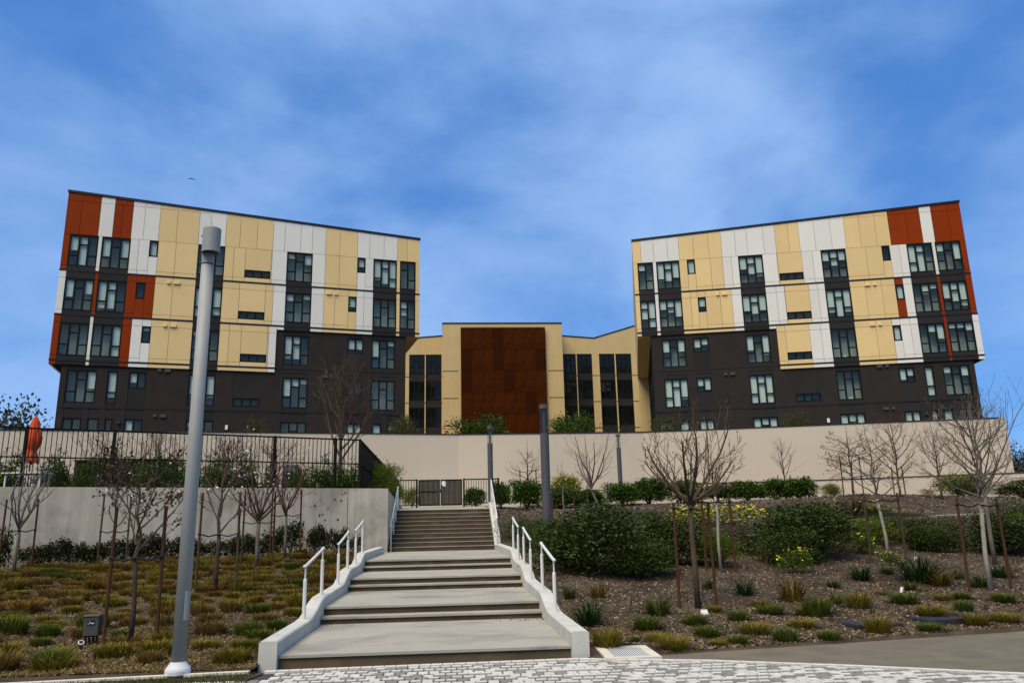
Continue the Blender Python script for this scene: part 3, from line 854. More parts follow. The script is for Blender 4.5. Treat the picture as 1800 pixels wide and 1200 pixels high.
def wing(side, c, e, n, label):
    root = thing('apartment_building', label, 'building', (c[0], c[1], 6.98), 'mirrored apartment wings')
    rng = random.Random(11 if side == 'L' else 29)
    blind = 0.85 if side == 'L' else 0.96
    W = lambda s, d, z: (c[0] + e[0] * s + n[0] * d, c[1] + e[1] * s + n[1] * d, z)
    WID = 24.15
    roof = lambda s: 24.83 + (23.66 - 24.83) * s / WID
    G = 0.011
    npan = [0]
    def panel(s0, s1, z0, z1, cc, z1b=None):
        if s1 - s0 < 0.04 or z1 - z0 < 0.03:
            return
        a, b = s0 + G, s1 - G
        zb = z1 if z1b is None else z1b
        MB().hexa([W(a, -0.10, z0 + G), W(b, -0.10, z0 + G), W(b, 0, z0 + G), W(a, 0, z0 + G),
                   W(a, -0.10, z1 - G), W(b, -0.10, zb - G), W(b, 0, zb - G), W(a, 0, z1 - G)]).build('cladding_panel', M[CM[cc]], root)
        npan[0] += 1
    def split(s0, s1, cc):
        L = s1 - s0
        if cc == 'C' or L < 1.15:
            return [(s0, s1)]
        k = max(2, round(L / 1.05)) if L > 1.5 else 2
        fr = {2: [0, .44, 1], 3: [0, .30, .66, 1], 4: [0, .22, .52, .74, 1]}[min(4, k)]
        return [(s0 + L * a, s0 + L * b) for a, b in zip(fr[:-1], fr[1:])]
    for fl in (5, 4, 3):
        zf = FZ[fl]
        zlo, zhi = zf + 0.055, (FZ[fl + 1] - 0.055 if fl < 5 else 21.72)
        j1 = zf + 0.32
        j2 = FZ[fl + 1] - 0.53 if fl < 5 else 99
        s0 = 0.0
        for cc, s1 in ZON[side][fl]:
            wins = [w_ for w_ in WIN[fl] if w_[0] > s0 - 0.05 and w_[1] < s1 + 0.05]
            if cc == 'C':
                panel(s0, s1, zlo, zf + 0.30, 'C')
                if fl < 5:
                    panel(s0, s1, zf + 2.50, zhi, 'C')
            else:
                small = [w_ for w_ in wins if w_[2] in ('small', 'strip')]
                bp = [s0, s1]
                for w_ in small:
                    bp += [max(s0, w_[0]), min(s1, w_[1])]
                bp = sorted(set(round(b, 3) for b in bp))
                for a, b in zip(bp[:-1], bp[1:]):
                    if b - a < 0.04:
                        continue
                    hit = [w_ for w_ in small if w_[0] < (a + b) / 2 < w_[1]]
                    for p, q in (split(a, b, cc) if not hit else [(a, b)]):
                        if not hit:
                            panel(p, q, zlo, j1, cc)
                            panel(p, q, j1, min(j2, zhi), cc)
                            if j2 < zhi:
                                panel(p, q, j2, zhi, cc)
                        elif hit[0][2] == 'small':
                            panel(p, q, zlo, zf + 1.36, cc)
                            if zf + 2.52 < zhi - 0.05:
                                panel(p, q, zf + 2.52, zhi, cc)
                        else:
                            panel(p, q, zlo, zf + 0.36, cc)
                            panel(p, q, zf + 0.93, min(j2, zhi), cc)
                            if j2 < zhi:
                                panel(p, q, j2, zhi, cc)
            s0 = s1
        for w0, w1, k in WIN[fl]:
            za, zb = {'tri': (0.30, 2.50), 'two': (0.30, 2.50), 'small': (1.36, 2.52), 'strip': (0.36, 0.93)}[k]
            window(root, W, w0, w1, zf + za, min(zf + zb, 21.70 if fl == 5 else 99), k, -0.015, rng, blind if k != 'strip' else 0.05, flip=(side == 'R'))
    s0 = 0.0
    for cc, s1 in ZON[side]['top']:
        for p, q in split(s0, s1, cc):
            lo = 21.72
            if roof(q) > 24.35:
                panel(p, q, lo, 24.12, cc)
                panel(p, q, 24.12, roof(p) - 0.14, cc, roof(q) - 0.14)
            else:
                panel(p, q, lo, roof(p) - 0.14, cc, roof(q) - 0.14)
        s0 = s1
    # coloured lip below the lowest black line of the cladding
    s0 = 0.0
    for cc, s1 in ZON[side][3]:
        panel(s0, s1, 12.79, 13.03, cc)
        s0 = s1
    s0 = 13.96
    for cc, s1 in ZON[side][4]:
        if s1 <= 13.97:
            continue
        panel(s0, s1, 15.86, 16.075, cc)
        s0 = s1
    # black reveal bands and coping
    H(W, -0.01, WID + 0.01, -0.10, 0.02, 19.18 - 0.055, 19.18 + 0.055).build('reveal_band', M['band_black'], root)
    H(W, -0.01, WID + 0.01, -0.10, 0.02, 16.13 - 0.055, 16.13 + 0.055).build('reveal_band', M['band_black'], root)
    H(W, -0.01, 13.96, -0.10, 0.02, 13.08 - 0.05, 13.08 + 0.055).build('reveal_band', M['band_black'], root)
    MB().hexa([W(-0.04, -0.3, roof(0) - 0.13), W(WID + 0.04, -0.3, roof(WID) - 0.13), W(WID + 0.04, 0.05, roof(WID) - 0.13), W(-0.04, 0.05, roof(0) - 0.13),
               W(-0.04, -0.3, roof(0) + 0.03), W(WID + 0.04, -0.3, roof(WID) + 0.03), W(WID + 0.04, 0.05, roof(WID) + 0.03), W(-0.04, 0.05, roof(0) + 0.03)]).build('coping', M['band_black'], root)
    # rooms behind the facade, end walls, back, roof, soffits
    D = 17.0
    MB().hexa([W(0.14, -D + .2, 13.0), W(13.9, -D + .2, 13.0), W(13.9, -0.75, 13.0), W(0.14, -0.75, 13.0), W(0.14, -D + .2, 23.2), W(13.9, -D + .2, 23.2), W(13.9, -0.75, 23.2), W(0.14, -0.75, 23.2)]).build('rooms', M['interior'], root)
    H(W, 13.905, WID - 0.14, -D + .2, -0.75, 16.0, 23.2).build('rooms', M['interior'], root)
    for fl in (4, 5):
        H(W, 0.15, WID - 0.15, -0.74, -0.11, FZ[fl] - 0.15, FZ[fl] + 0.15).build('floor_slab', M['interior'], root)
    H(W, 0.15, WID - 0.15, -0.74, -0.11, 21.75, 22.0).build('floor_slab', M['interior'], root)
    for s_, zb in ((0.0, 12.79), (WID - 0.13, 15.86)):
        MB().hexa([W(s_, -D, zb), W(s_ + 0.13, -D, zb), W(s_ + 0.13, -0.105, zb), W(s_, -0.105, zb),
                   W(s_, -D, roof(s_) - 0.14), W(s_ + .13, -D, roof(s_) - 0.14), W(s_ + .13, -0.105, roof(s_) - 0.14), W(s_, -0.105, roof(s_) - 0.14)]).build('end_wall', M['stucco_yellow' if s_ > 1 else 'panel_white'], root)
    H(W, 0.0, WID, -D - 0.2, -D, 6.98, 23.6).build('back_wall', M['stucco_yellow'], root)
    MB().hexa([W(0.13, -D, roof(0) - 0.6), W(WID - .13, -D, roof(WID) - 0.6), W(WID - .13, -0.31, roof(WID) - 0.6), W(0.13, -0.31, roof(0) - 0.6),
               W(0.13, -D, roof(0) - 0.3), W(WID - .13, -D, roof(WID) - 0.3), W(WID - .13, -0.31, roof(WID) - 0.3), W(0.13, -0.31, roof(0) - 0.3)]).build('roof', M['roofing'], root)
    H(W, 0.0, 13.96, -D, -0.10, 12.80, 12.95).build('soffit', M['stucco_char'], root)
    H(W, 13.96, WID, -D, -0.10, 15.87, 15.98).build('soffit', M['stucco_yellow'], root)
    # dark stucco base: one wall with openings per storey, darker strips over and under the windows
    A, B_ = 0.74, 23.15
    dd = -0.10
    for fl, zone0 in ((3, 13.97), (2, A), (1, A)):
        zf = FZ[fl]
        z0, z1 = zf + 0.045, {3: 15.87, 2: 13.035, 1: 9.985}[fl]
        if fl == 2:
            z1 = 12.80
        s = zone0
        for w0, w1, k in DARK[fl]:
            H(W, s, w0, dd - 0.16, dd, z0, z1).build('wall', M['stucco_char'], root)
            s = w1
            if fl == 1:
                za, zb = (0.32, 2.36) if k != 'door' else (0.05, 2.36)
            else:
                za, zb = {'tri': (0.29, 2.45), 'duo': (1.33, 2.45), 'nar': (0.29, 2.45), 'strip': (0.31, 0.90)}[k]
            H(W, w0, w1, dd - 0.16, dd - 0.02, z0, zf + za).build('spandrel', M['panel_char'], root)
            H(W, w0, w1, dd - 0.16, dd - 0.02, zf + zb, z1).build('spandrel', M['panel_char'], root)
            window(root, W, w0, w1, zf + za, zf + zb, 'small' if k == 'door' else k, dd - 0.04, rng, 0.8 if k != 'strip' else 0.1, flip=(side == 'R'))
        H(W, s, B_, dd - 0.16, dd, z0, z1).build('wall', M['stucco_char'], root)
        if fl == 2:                                   # the storey runs up behind the step of the cladding
            H(W, 13.97, B_, dd - 0.16, dd, 12.80, 13.035).build('wall', M['stucco_char'], root)
    for zz, a in ((10.03, A), (13.08, 13.97)):
        H(W, a, B_ + 0.01, dd - 0.15, dd + 0.015, zz - 0.045, zz + 0.045).build('reveal_band', M['band_black'], root)
    H(W, A + .15, B_ - .15, -D + .3, dd - 0.8, 6.98, 12.98).build('rooms', M['interior'], root)
    H(W, 14.0, B_ - .15, -D + .3, dd - 0.8, 12.985, 15.98).build('rooms', M['interior'], root)
    for s_ in (A, B_ - 0.14):
        top = 12.79 if s_ < 5 else 15.86
        H(W, s_, s_ + 0.14, -D, dd - 0.165, 6.98, top).build('end_wall', M['stucco_char'], root)
    W2 = lambda a, d, z: W(B_ + d, -a, z)             # windows on the inner end of the base
    for fl in (2, 3):
        for a in (3.0, 7.0, 11.0):
            window(root, W2, a, a + 1.7, FZ[fl] + 0.3, FZ[fl] + 2.45, 'tri', 0.05, rng, 0.1)
        H(W2, 0.2, 17, 0.001, 0.015, FZ[fl] - 0.045, FZ[fl] + 0.045).build('reveal_band', M['band_black'], root)
    for fl, vs in VENT.items():
        for a, b in vs:
            z = FZ[fl] + 2.66 - (0.0 if fl > 2 else 0.05)
            m_ = M['vent_yellow'] if fl > 2 else M['vent_dark']
            dv = 0.0 if fl > 2 else dd
            H(W, a - 0.11, a + 0.11, dv, dv + 0.09, z - 0.10, z + 0.10).build('vent', m_, root)
            H(W, b - 0.19, b + 0.19, dv, dv + 0.09, z - 0.10, z + 0.10).build('vent', m_, root)
    H(W, 10.95, 11.12, dd, dd + 0.10, 8.75, 9.05).build('wall_light', M['sign_white'], root)
    H(W, 4.33, 4.5, dd, dd + 0.15, 9.02, 9.2).build('lamp_box', M['lamp_dark'], root)
    return npan[0]
na, ca = math.sin(R(13.26)), math.cos(R(13.26))
k1 = wing('L', (-25.72, 51.58), (ca, na), (na, -ca), 'left apartment wing in orange-brown, white and yellow panels on charcoal, behind the lamp post')
k2 = wing('R', (37.80, 51.57), (-ca, na), (-na, -ca), 'right apartment wing in white and yellow panels on charcoal, orange-brown at its right corner')
print('panels', k1, k2)

# ------------------------------------------------------------------ central link building with rusted screen
cb = thing('link_building', 'yellow central building with a tall rusted steel screen between the two wings', 'building', (6.03, 86.0, 6.98))
T0, T1, TY = -0.74, 12.79, 86.0
zz = [6.98, 10.03, 13.05, 16.10, 19.16, 24.66]
for a, b in ((T0, 1.0), (11.1, T1)):
    for z0, z1 in zip(zz[:-1], zz[1:]):
        MB().box(a, b, TY, TY + 0.3, z0 + 0.05, z1 - 0.05).build('wall_panel', M['stucco_yellow'], cb)
        if z1 < 24:
            MB().box(a - 0.0, b, TY + 0.03, TY + 0.3, z1 - 0.05, z1 + 0.05).build('reveal_band', M['band_black'], cb)
MB().box(1.0, 11.1, TY, TY + 0.3, 6.98, 24.61).build('wall_panel', M['stucco_yellow'], cb)
MB().box(T0, T0 + 0.3, TY + 0.301, TY + 13.99, 6.98, 24.61).build('side_wall', M['stucco_yellow'], cb)
MB().box(T1 - 0.3, T1, TY + 0.301, TY + 13.99, 6.98, 24.61).build('side_wall', M['stucco_yellow'], cb)
MB().box(T0, T1, TY + 14, TY + 14.3, 6.98, 24.61).build('back_wall', M['stucco_yellow'], cb)
MB().box(T0 - 0.05, T1 + 0.05, TY - 0.05, TY + 14.3, 24.62, 24.76).build('coping', M['band_black'], cb)
SX0, SX1, SZ0, SZ1 = 1.31, 10.81, 6.98, 24.08
nc, nr = 8, 7
pw, ph = (SX1 - SX0) / nc, (SZ1 - SZ0) / nr
def ribbed(m_):
    mb = MB()
    k = 8
    for i in range(k):                                # folded sheet: shallow trapezoid ribs
        x0 = i * pw / k
        xs4 = [x0, x0 + pw / k * 0.25, x0 + pw / k * 0.5, x0 + pw / k * 0.75, x0 + pw / k]
        ys4 = [0, 0, -0.022, -0.022, 0]
        for j in range(4):
            mb.quad((xs4[j] + (0.01 if i == 0 and j == 0 else 0), ys4[j], 0.01), (xs4[j + 1], ys4[j + 1], 0.01), (xs4[j + 1], ys4[j + 1], ph - 0.01), (xs4[j] + (0.01 if i == 0 and j == 0 else 0), ys4[j], ph - 0.01))
    return mb.mesh('screen_panel', m_)
rust_v = []
for k, (r_, g_, b_) in enumerate(((0.054, 0.0125, 0.0018), (0.052, 0.0119, 0.0017), (0.056, 0.0130, 0.0019))):
    rust_v.append(ribbed(mat('corten_%d' % k, (r_, g_, b_), 0.8, 0.5, 0.6, streak=0.12, spec=0.03, detail=9)))
rd = ribbed(M['corten_dark'])
dark = {(3, 0), (3, 1), (0, 1), (0, 2), (4, 2), (7, 1), (6, 3), (3, 4)}
rng = random.Random(8)
for i in range(nc):
    for j in range(nr):
        me = rd if (i, j) in dark else rust_v[rng.randrange(3)]
        link('screen_panel', me, cb, (SX0 + i * pw - 6.03, TY - 0.34 - 86.0, SZ1 - (j + 1) * ph - 6.98))
MB().box(SX0 - 0.02, SX1 + 0.02, TY - 0.33, TY - 0.02, SZ0, SZ1 - 0.03).build('screen_frame', M['corten_dark'], cb)
for i in range(64):                                   # bracket teeth along the top edge of the screen
    x0 = SX0 + (i + 0.2) * (SX1 - SX0) / 64
    MB().box(x0, x0 + 0.07, TY - 0.43, TY - 0.06, SZ1 - 0.02, SZ1 + 0.055).build('bracket', M['corten_dark'], cb)
# side links, mirrored about x = 6.03
rng = random.Random(17)
for sgn in (1, -1):
    X = lambda x: 6.03 + sgn * (x - 6.03)
    LY = 89.0
    Wl = lambda s, d, z: (X(s), LY - d, z)
    def rf(x):
        return float(np.interp(x, [13.0, 17.0, 21.8, 27], [23.93, 23.60, 25.05, 26.6]))
    bays = [(12.95, 14.76), (14.87, 16.66), (17.52, 19.34), (19.47, 21.34)]
    piers = [(12.8, 12.95), (14.76, 14.87), (16.66, 17.52), (19.34, 19.47), (21.34, 23.4)]
    for a, b in piers:
        for z0, z1 in zip(zz[:-2], zz[1:-1]):
            H(Wl, a, b, -0.3, 0.0 if b - a > 0.3 else 0.08, z0 + 0.05, z1 - 0.05).build('pier', M['stucco_yellow'], cb)
        H(Wl, a, b, -0.3, 0.0 if b - a > 0.3 else 0.08, 19.21, 21.75).build('pier', M['stucco_yellow'], cb)
    mb = MB()
    bx_ = [12.8, 14.7, 17.0, 19.4, 21.8, 27]
    for a, b in zip(bx_[:-1], bx_[1:]):
        mb.hexa([Wl(a, -0.3, 21.76), Wl(b, -0.3, 21.76), Wl(b, 0.0, 21.76), Wl(a, 0.0, 21.76), Wl(a, -0.3, rf(a)), Wl(b, -0.3, rf(b)), Wl(b, 0.0, rf(b)), Wl(a, 0.0, rf(a))])
    mb.build('upper_wall', M['stucco_yellow'], cb)
    mb = MB()
    for a, b in ((12.8, 17.0), (17.0, 21.8), (21.8, 27)):
        mb.hexa([Wl(a, -0.4, rf(a) + .002), Wl(b, -0.4, rf(b) + .002), Wl(b, 0.05, rf(b) + .002), Wl(a, 0.05, rf(a) + .002), Wl(a, -0.4, rf(a) + 0.13), Wl(b, -0.4, rf(b) + 0.13), Wl(b, 0.05, rf(b) + 0.13), Wl(a, 0.05, rf(a) + 0.13)])
    mb.build('coping', M['band_black'], cb)
    for bi, (a, b) in enumerate(bays):
        for fl in (2, 3, 4, 5):
            zf = FZ[fl]
            window(cb, Wl, a, b, zf + 0.30, zf + 2.52, 'tri', -0.06, rng, 0.15 if bi > 1 else 0.05, gl='glass_link')
            H(Wl, a, b, -0.2, -0.08, zf - 0.52, zf + 0.295).build('spandrel', M['panel_char'], cb)
        window(cb, Wl, a, b, 7.0, 9.4, 'tri', -0.06, rng, 0.05, gl='glass_link')
    H(Wl, 12.85, 24, -12, -0.9, 6.98, 22.5).build('rooms', M['interior'], cb)
    MB().tube([Wl(22.1, 0.12, 6.98), Wl(22.1, 0.12, 20.6)], 0.09, 8).build('downpipe', M['pipe_tan'], cb, smooth=True)
    MB().box(min(X(21.95), X(22.25)), max(X(21.95), X(22.25)), LY - 0.3, LY - 0.02, 20.5, 20.8).build('pipe_box', M['pipe_tan'], cb)
    if sgn == 1:
        for fl in (3, 4, 5):                          # lit corridor lamps behind the glass
            H(Wl, 20.35, 20.5, -0.5, -0.4, FZ[fl] + 1.55, FZ[fl] + 1.85).build('ceiling_lamp', M['sign_white'], cb)

# ------------------------------------------------------------------ lamp posts
lp = thing('street_lamp', 'tall grey steel street lamp with a drum head in the left bed', 'street lamp', (-3.27, 10.37, 0.03))
LX, LYY = -3.255, 10.37
MB().lathe([(0.15, 0.0), (0.15, 0.05), (0.142, 0.075), (0.10, 0.13), (0.09, 0.15)], (LX, LYY, 0.035), 28).build('base_cover', M['lamp_base'], lp, smooth=False)
MB().lathe([(0.155, 0), (0.155, 0.012)], (LX, LYY, 0.03), 28).build('base_plate', M['lamp_dark'], lp)
MB().lathe([(0.086, 0.05), (0.0835, 2.6), (0.081, 5.195)], (LX, LYY, 0), 28).build('pole', M['lamp_grey'], lp, smooth=True)
MB().lathe([(0.074, 0), (0.074, 0.02)], (LX, LYY, 5.195), 24).build('collar_gap', M['lamp_dark'], lp)
MB().lathe([(0.081, 0), (0.081, 0.24), (0.05, 0.26)], (LX, LYY, 5.215), 28).build('pole_top', M['lamp_grey'], lp, smooth=False)
hd = MB().lathe([(0.100, 0.012), (0.112, 0.012), (0.119, 0.0), (0.119, 0.028), (0.115, 0.034), (0.117, 0.040), (0.117, 0.335), (0.110, 0.345)], (LX + 0.055, LYY - 0.085, 5.345), 36).build('lamp_head', M['lamp_grey'], lp)
MB().lathe([(0.098, 0), (0.098, 0.012)], (LX + 0.055, LYY - 0.085, 5.352), 32).build('lens', M['lamp_dark'], hd)
MB().tube([(LX - 0.09, LYY - 0.05, 5.60), (LX - 0.055, LYY - 0.06, 5.60)], 0.012, 8).build('photo_cell', M['lamp_dark'], hd)
ap = MB()                                              # hand-hole cover: curved plate proud of the pole
for i in range(7):
    a = R(-62 + i * 8)
    for z in (0.66, 1.0):
        ap.v.append((LX + 0.0875 * math.cos(a), LYY + 0.0875 * math.sin(a), z))
ap.f = [(i * 2, i * 2 + 2, i * 2 + 3, i * 2 + 1) for i in range(6)]
ap.build('access_cover', M['lamp_grey'], lp)

def light_column(x, y, zb, zt, r, gl, label):
    t = thing('light_column', label, 'lamp', (x, y, zb), 'slim grey light columns')
    MB().lathe([(r, -0.5), (r, zt - zb - gl - 0.14)], (x, y, zb), 24).build('pole', M['bollard_grey'], t, smooth=False)
    MB().lathe([(r * 0.96, 0), (r * 0.96, gl)], (x, y, zt - gl - 0.138), 24).build('glass_tube', M['glass_clear'], t)
    MB().lathe([(r * 0.32, 0), (r * 0.32, gl)], (x, y, zt - gl - 0.138), 12).build('lamp_core', M['steel_grate'], t)
    MB().lathe([(r, 0), (r, 0.125), (r * 0.9, 0.135)], (x, y, zt - 0.135), 24).build('cap', M['bollard_grey'], t)
light_column(3.09, 25.5, 1.48, 5.66, 0.145, 0.80, 'nearest and tallest grey light column with clear glass top, among the shrubs right of the stairs')
light_column(1.74, 34.0, 2.45, 6.12, 0.115, 0.62, 'grey light column with clear glass top at the right end of the gate')
light_column(8.66, 40.0, 2.85, 6.40, 0.115, 0.55, 'farthest grey light column, in front of the beige wall behind the hedge')

# ------------------------------------------------------------------ bare trees
def grow(rng, mb, p, d, L, r, lev, maxlev, tips, upt, sides, kids, wob=0.22, ratio=0.55, rmin=0.0045):
    n = 5 if lev < 2 else 3
    pts, rad = [Vector(p)], [r]
    cur, dirv = Vector(p), Vector(d).normalized()
    for i in range(n):
        dirv = (dirv + Vector((rng.gauss(0, wob), rng.gauss(0, wob), rng.gauss(0, wob))) * 0.6 + Vector((0, 0, upt))).normalized()
        cur = cur + dirv * (L / n)
        pts.append(cur.copy())
        rad.append(max(rmin * 0.7, r * (1 - 0.72 * (i + 1) / n)))
    mb.tube(pts, rad, sides[min(lev, len(sides) - 1)], cap=(lev < 2))
    tips.append((pts[-1], dirv.copy()))
    if lev >= maxlev:
        return
    k = kids[min(lev, len(kids) - 1)]
    for j in range(k):
        f = 0.22 + 0.74 * (j + rng.random()) / k
        i = min(n - 1, int(f * n))
        g = f * n - i
        q = pts[i].lerp(pts[i + 1], g)
        ax = (pts[i + 1] - pts[i]).normalized()
        o = ax.orthogonal().normalized()
        a = rng.uniform(0, 2 * math.pi)
        side = (o * math.cos(a) + ax.cross(o) * math.sin(a)).normalized()
        ang = R(rng.uniform(28, 58))
        nd = ax * math.cos(ang) + side * math.sin(ang)
        rr = max(rmin, (rad[i] + (rad[i + 1] - rad[i]) * g) * 0.55)
        grow(rng, mb, q, nd, L * ratio * (1.15 - 0.5 * f) * rng.uniform(0.7, 1.2), rr, lev + 1, maxlev, tips, upt, sides, kids, wob, ratio, rmin)

def bare_tree(name, label, base, fork, top, spread, bark, twig, seed, r0=0.04, limbs=7, kids=(5, 4, 3), maxlev=3, leader=True, ang=(35, 60), upt=0.12, lean=0.0, bud=None, nbud=0, blossom=0, group=None, ratio=0.55, rmin=0.0045, wob=0.22):
    rng = random.Random(seed)
    t = thing(name, label, 'tree', base, group)
    tips = []
    tr, cr = MB(), MB()
    x, y, z = base
    fx = x + lean
    pts = [(x, y, z - 0.1), (x + rng.uniform(-.02, .02), y, z + (fork - z) * 0.4), (x + lean * 0.6 + rng.uniform(-.02, .02), y + rng.uniform(-.02, .02), z + (fork - z) * 0.75), (fx, y, fork)]
    tr.tube(pts, [r0 * 1.25, r0 * 1.05, r0, r0 * 0.92], 8)
    tr.build('trunk', M[bark], t, smooth=True)
    H_ = top - fork
    sides = (6, 4, 3, 3)
    if leader:
        lp_, rr = [Vector((fx, y, fork - 0.02))], [r0 * 0.9]
        for i in range(1, 7):
            lp_.append(Vector((fx + lean * 0.5 * i / 6 + rng.gauss(0, 0.03), y + rng.gauss(0, 0.03), fork + H_ * i / 6)))
            rr.append(max(rmin, r0 * 0.9 * (1 - i / 6.3)))
        cr.tube(lp_, rr, 5)
    for j in range(limbs):
        f = (j + rng.random() * 0.6) / limbs
        az = j * 2.399 + rng.uniform(-0.4, 0.4)
        hz = fork - 0.02 + (H_ * 0.62 * f if leader else rng.uniform(-0.03, 0.10) * H_)
        a = R(rng.uniform(*ang))
        d = Vector((math.cos(az) * math.sin(a), math.sin(az) * math.sin(a), math.cos(a)))
        L = min(spread / max(0.25, math.sin(a)), (top - hz) / max(0.3, math.cos(a))) * rng.uniform(0.8, 1.05) * (1 - 0.35 * f if leader else 1)
        px_ = fx + (lean * 0.5 * f * 0.62 if leader else 0)
        grow(rng, cr, (px_, y, hz), d, L, r0 * (0.55 - 0.25 * f if leader else 0.68), 0, maxlev - 1, tips, upt, sides, kids, wob, ratio, rmin)
    cr.build('branches', M[twig], t)
    def scatter(nm, n, size, m_):
        V = MB()
        for _ in range(n):
            p, d = rng.choice(tips)
            p = p - d * rng.uniform(0, 0.18)
            u = Vector((rng.gauss(0, 1), rng.gauss(0, 1), rng.gauss(0, 1))).normalized()
            v = u.orthogonal().normalized()
            s_ = size * rng.uniform(0.6, 1.4)
            V.quad(p + u * s_, p + v * s_ * 0.6, p - u * s_, p - v * s_ * 0.6)
        tag(V.build(nm, m_, t), kind='stuff')
    if nbud:
        scatter('buds', nbud, 0.022 if bud != 'pods' else 0.05, M[bud])
    if blossom:
        scatter('blossoms', blossom, 0.030, M['blossom'])
    return t

def stakes(tx, ty, fork, dx, ztop, desc, ztie, m_='wood_stake', dy=0.0, lean=0.03):
    for sgn, nm in ((-1, 'left'), (1, 'right')):
        x = tx + dx * sgn
        z = terr(x, ty + dy) if ty < 45 else fork
        t = thing('tree_stake', '%s wooden stake supporting the %s' % (nm, desc), 'stake', (x, ty + dy, z), 'wooden tree stakes')
        MB().tube([(x, ty + dy, z - 0.15), (x - sgn * lean * 0.5, ty + dy, ztop - 0.01), (x - sgn * lean * 0.5, ty + dy, ztop)], [0.027, 0.026, 0.021], 8).build('post', M[m_], t)
        xs0, xs1 = x - sgn * lean * 0.4, tx
        MB().tube([(xs0 + sgn * 0.035, ty + dy, ztie + 0.02), (xs0, ty + dy - 0.035, ztie + 0.02), ((xs0 + xs1) / 2, ty + dy - 0.05, ztie - 0.035), (xs1 - sgn * 0.0, ty - 0.05, ztie + 0.01)], 0.016, 5).build('strap', M['strap'], t)

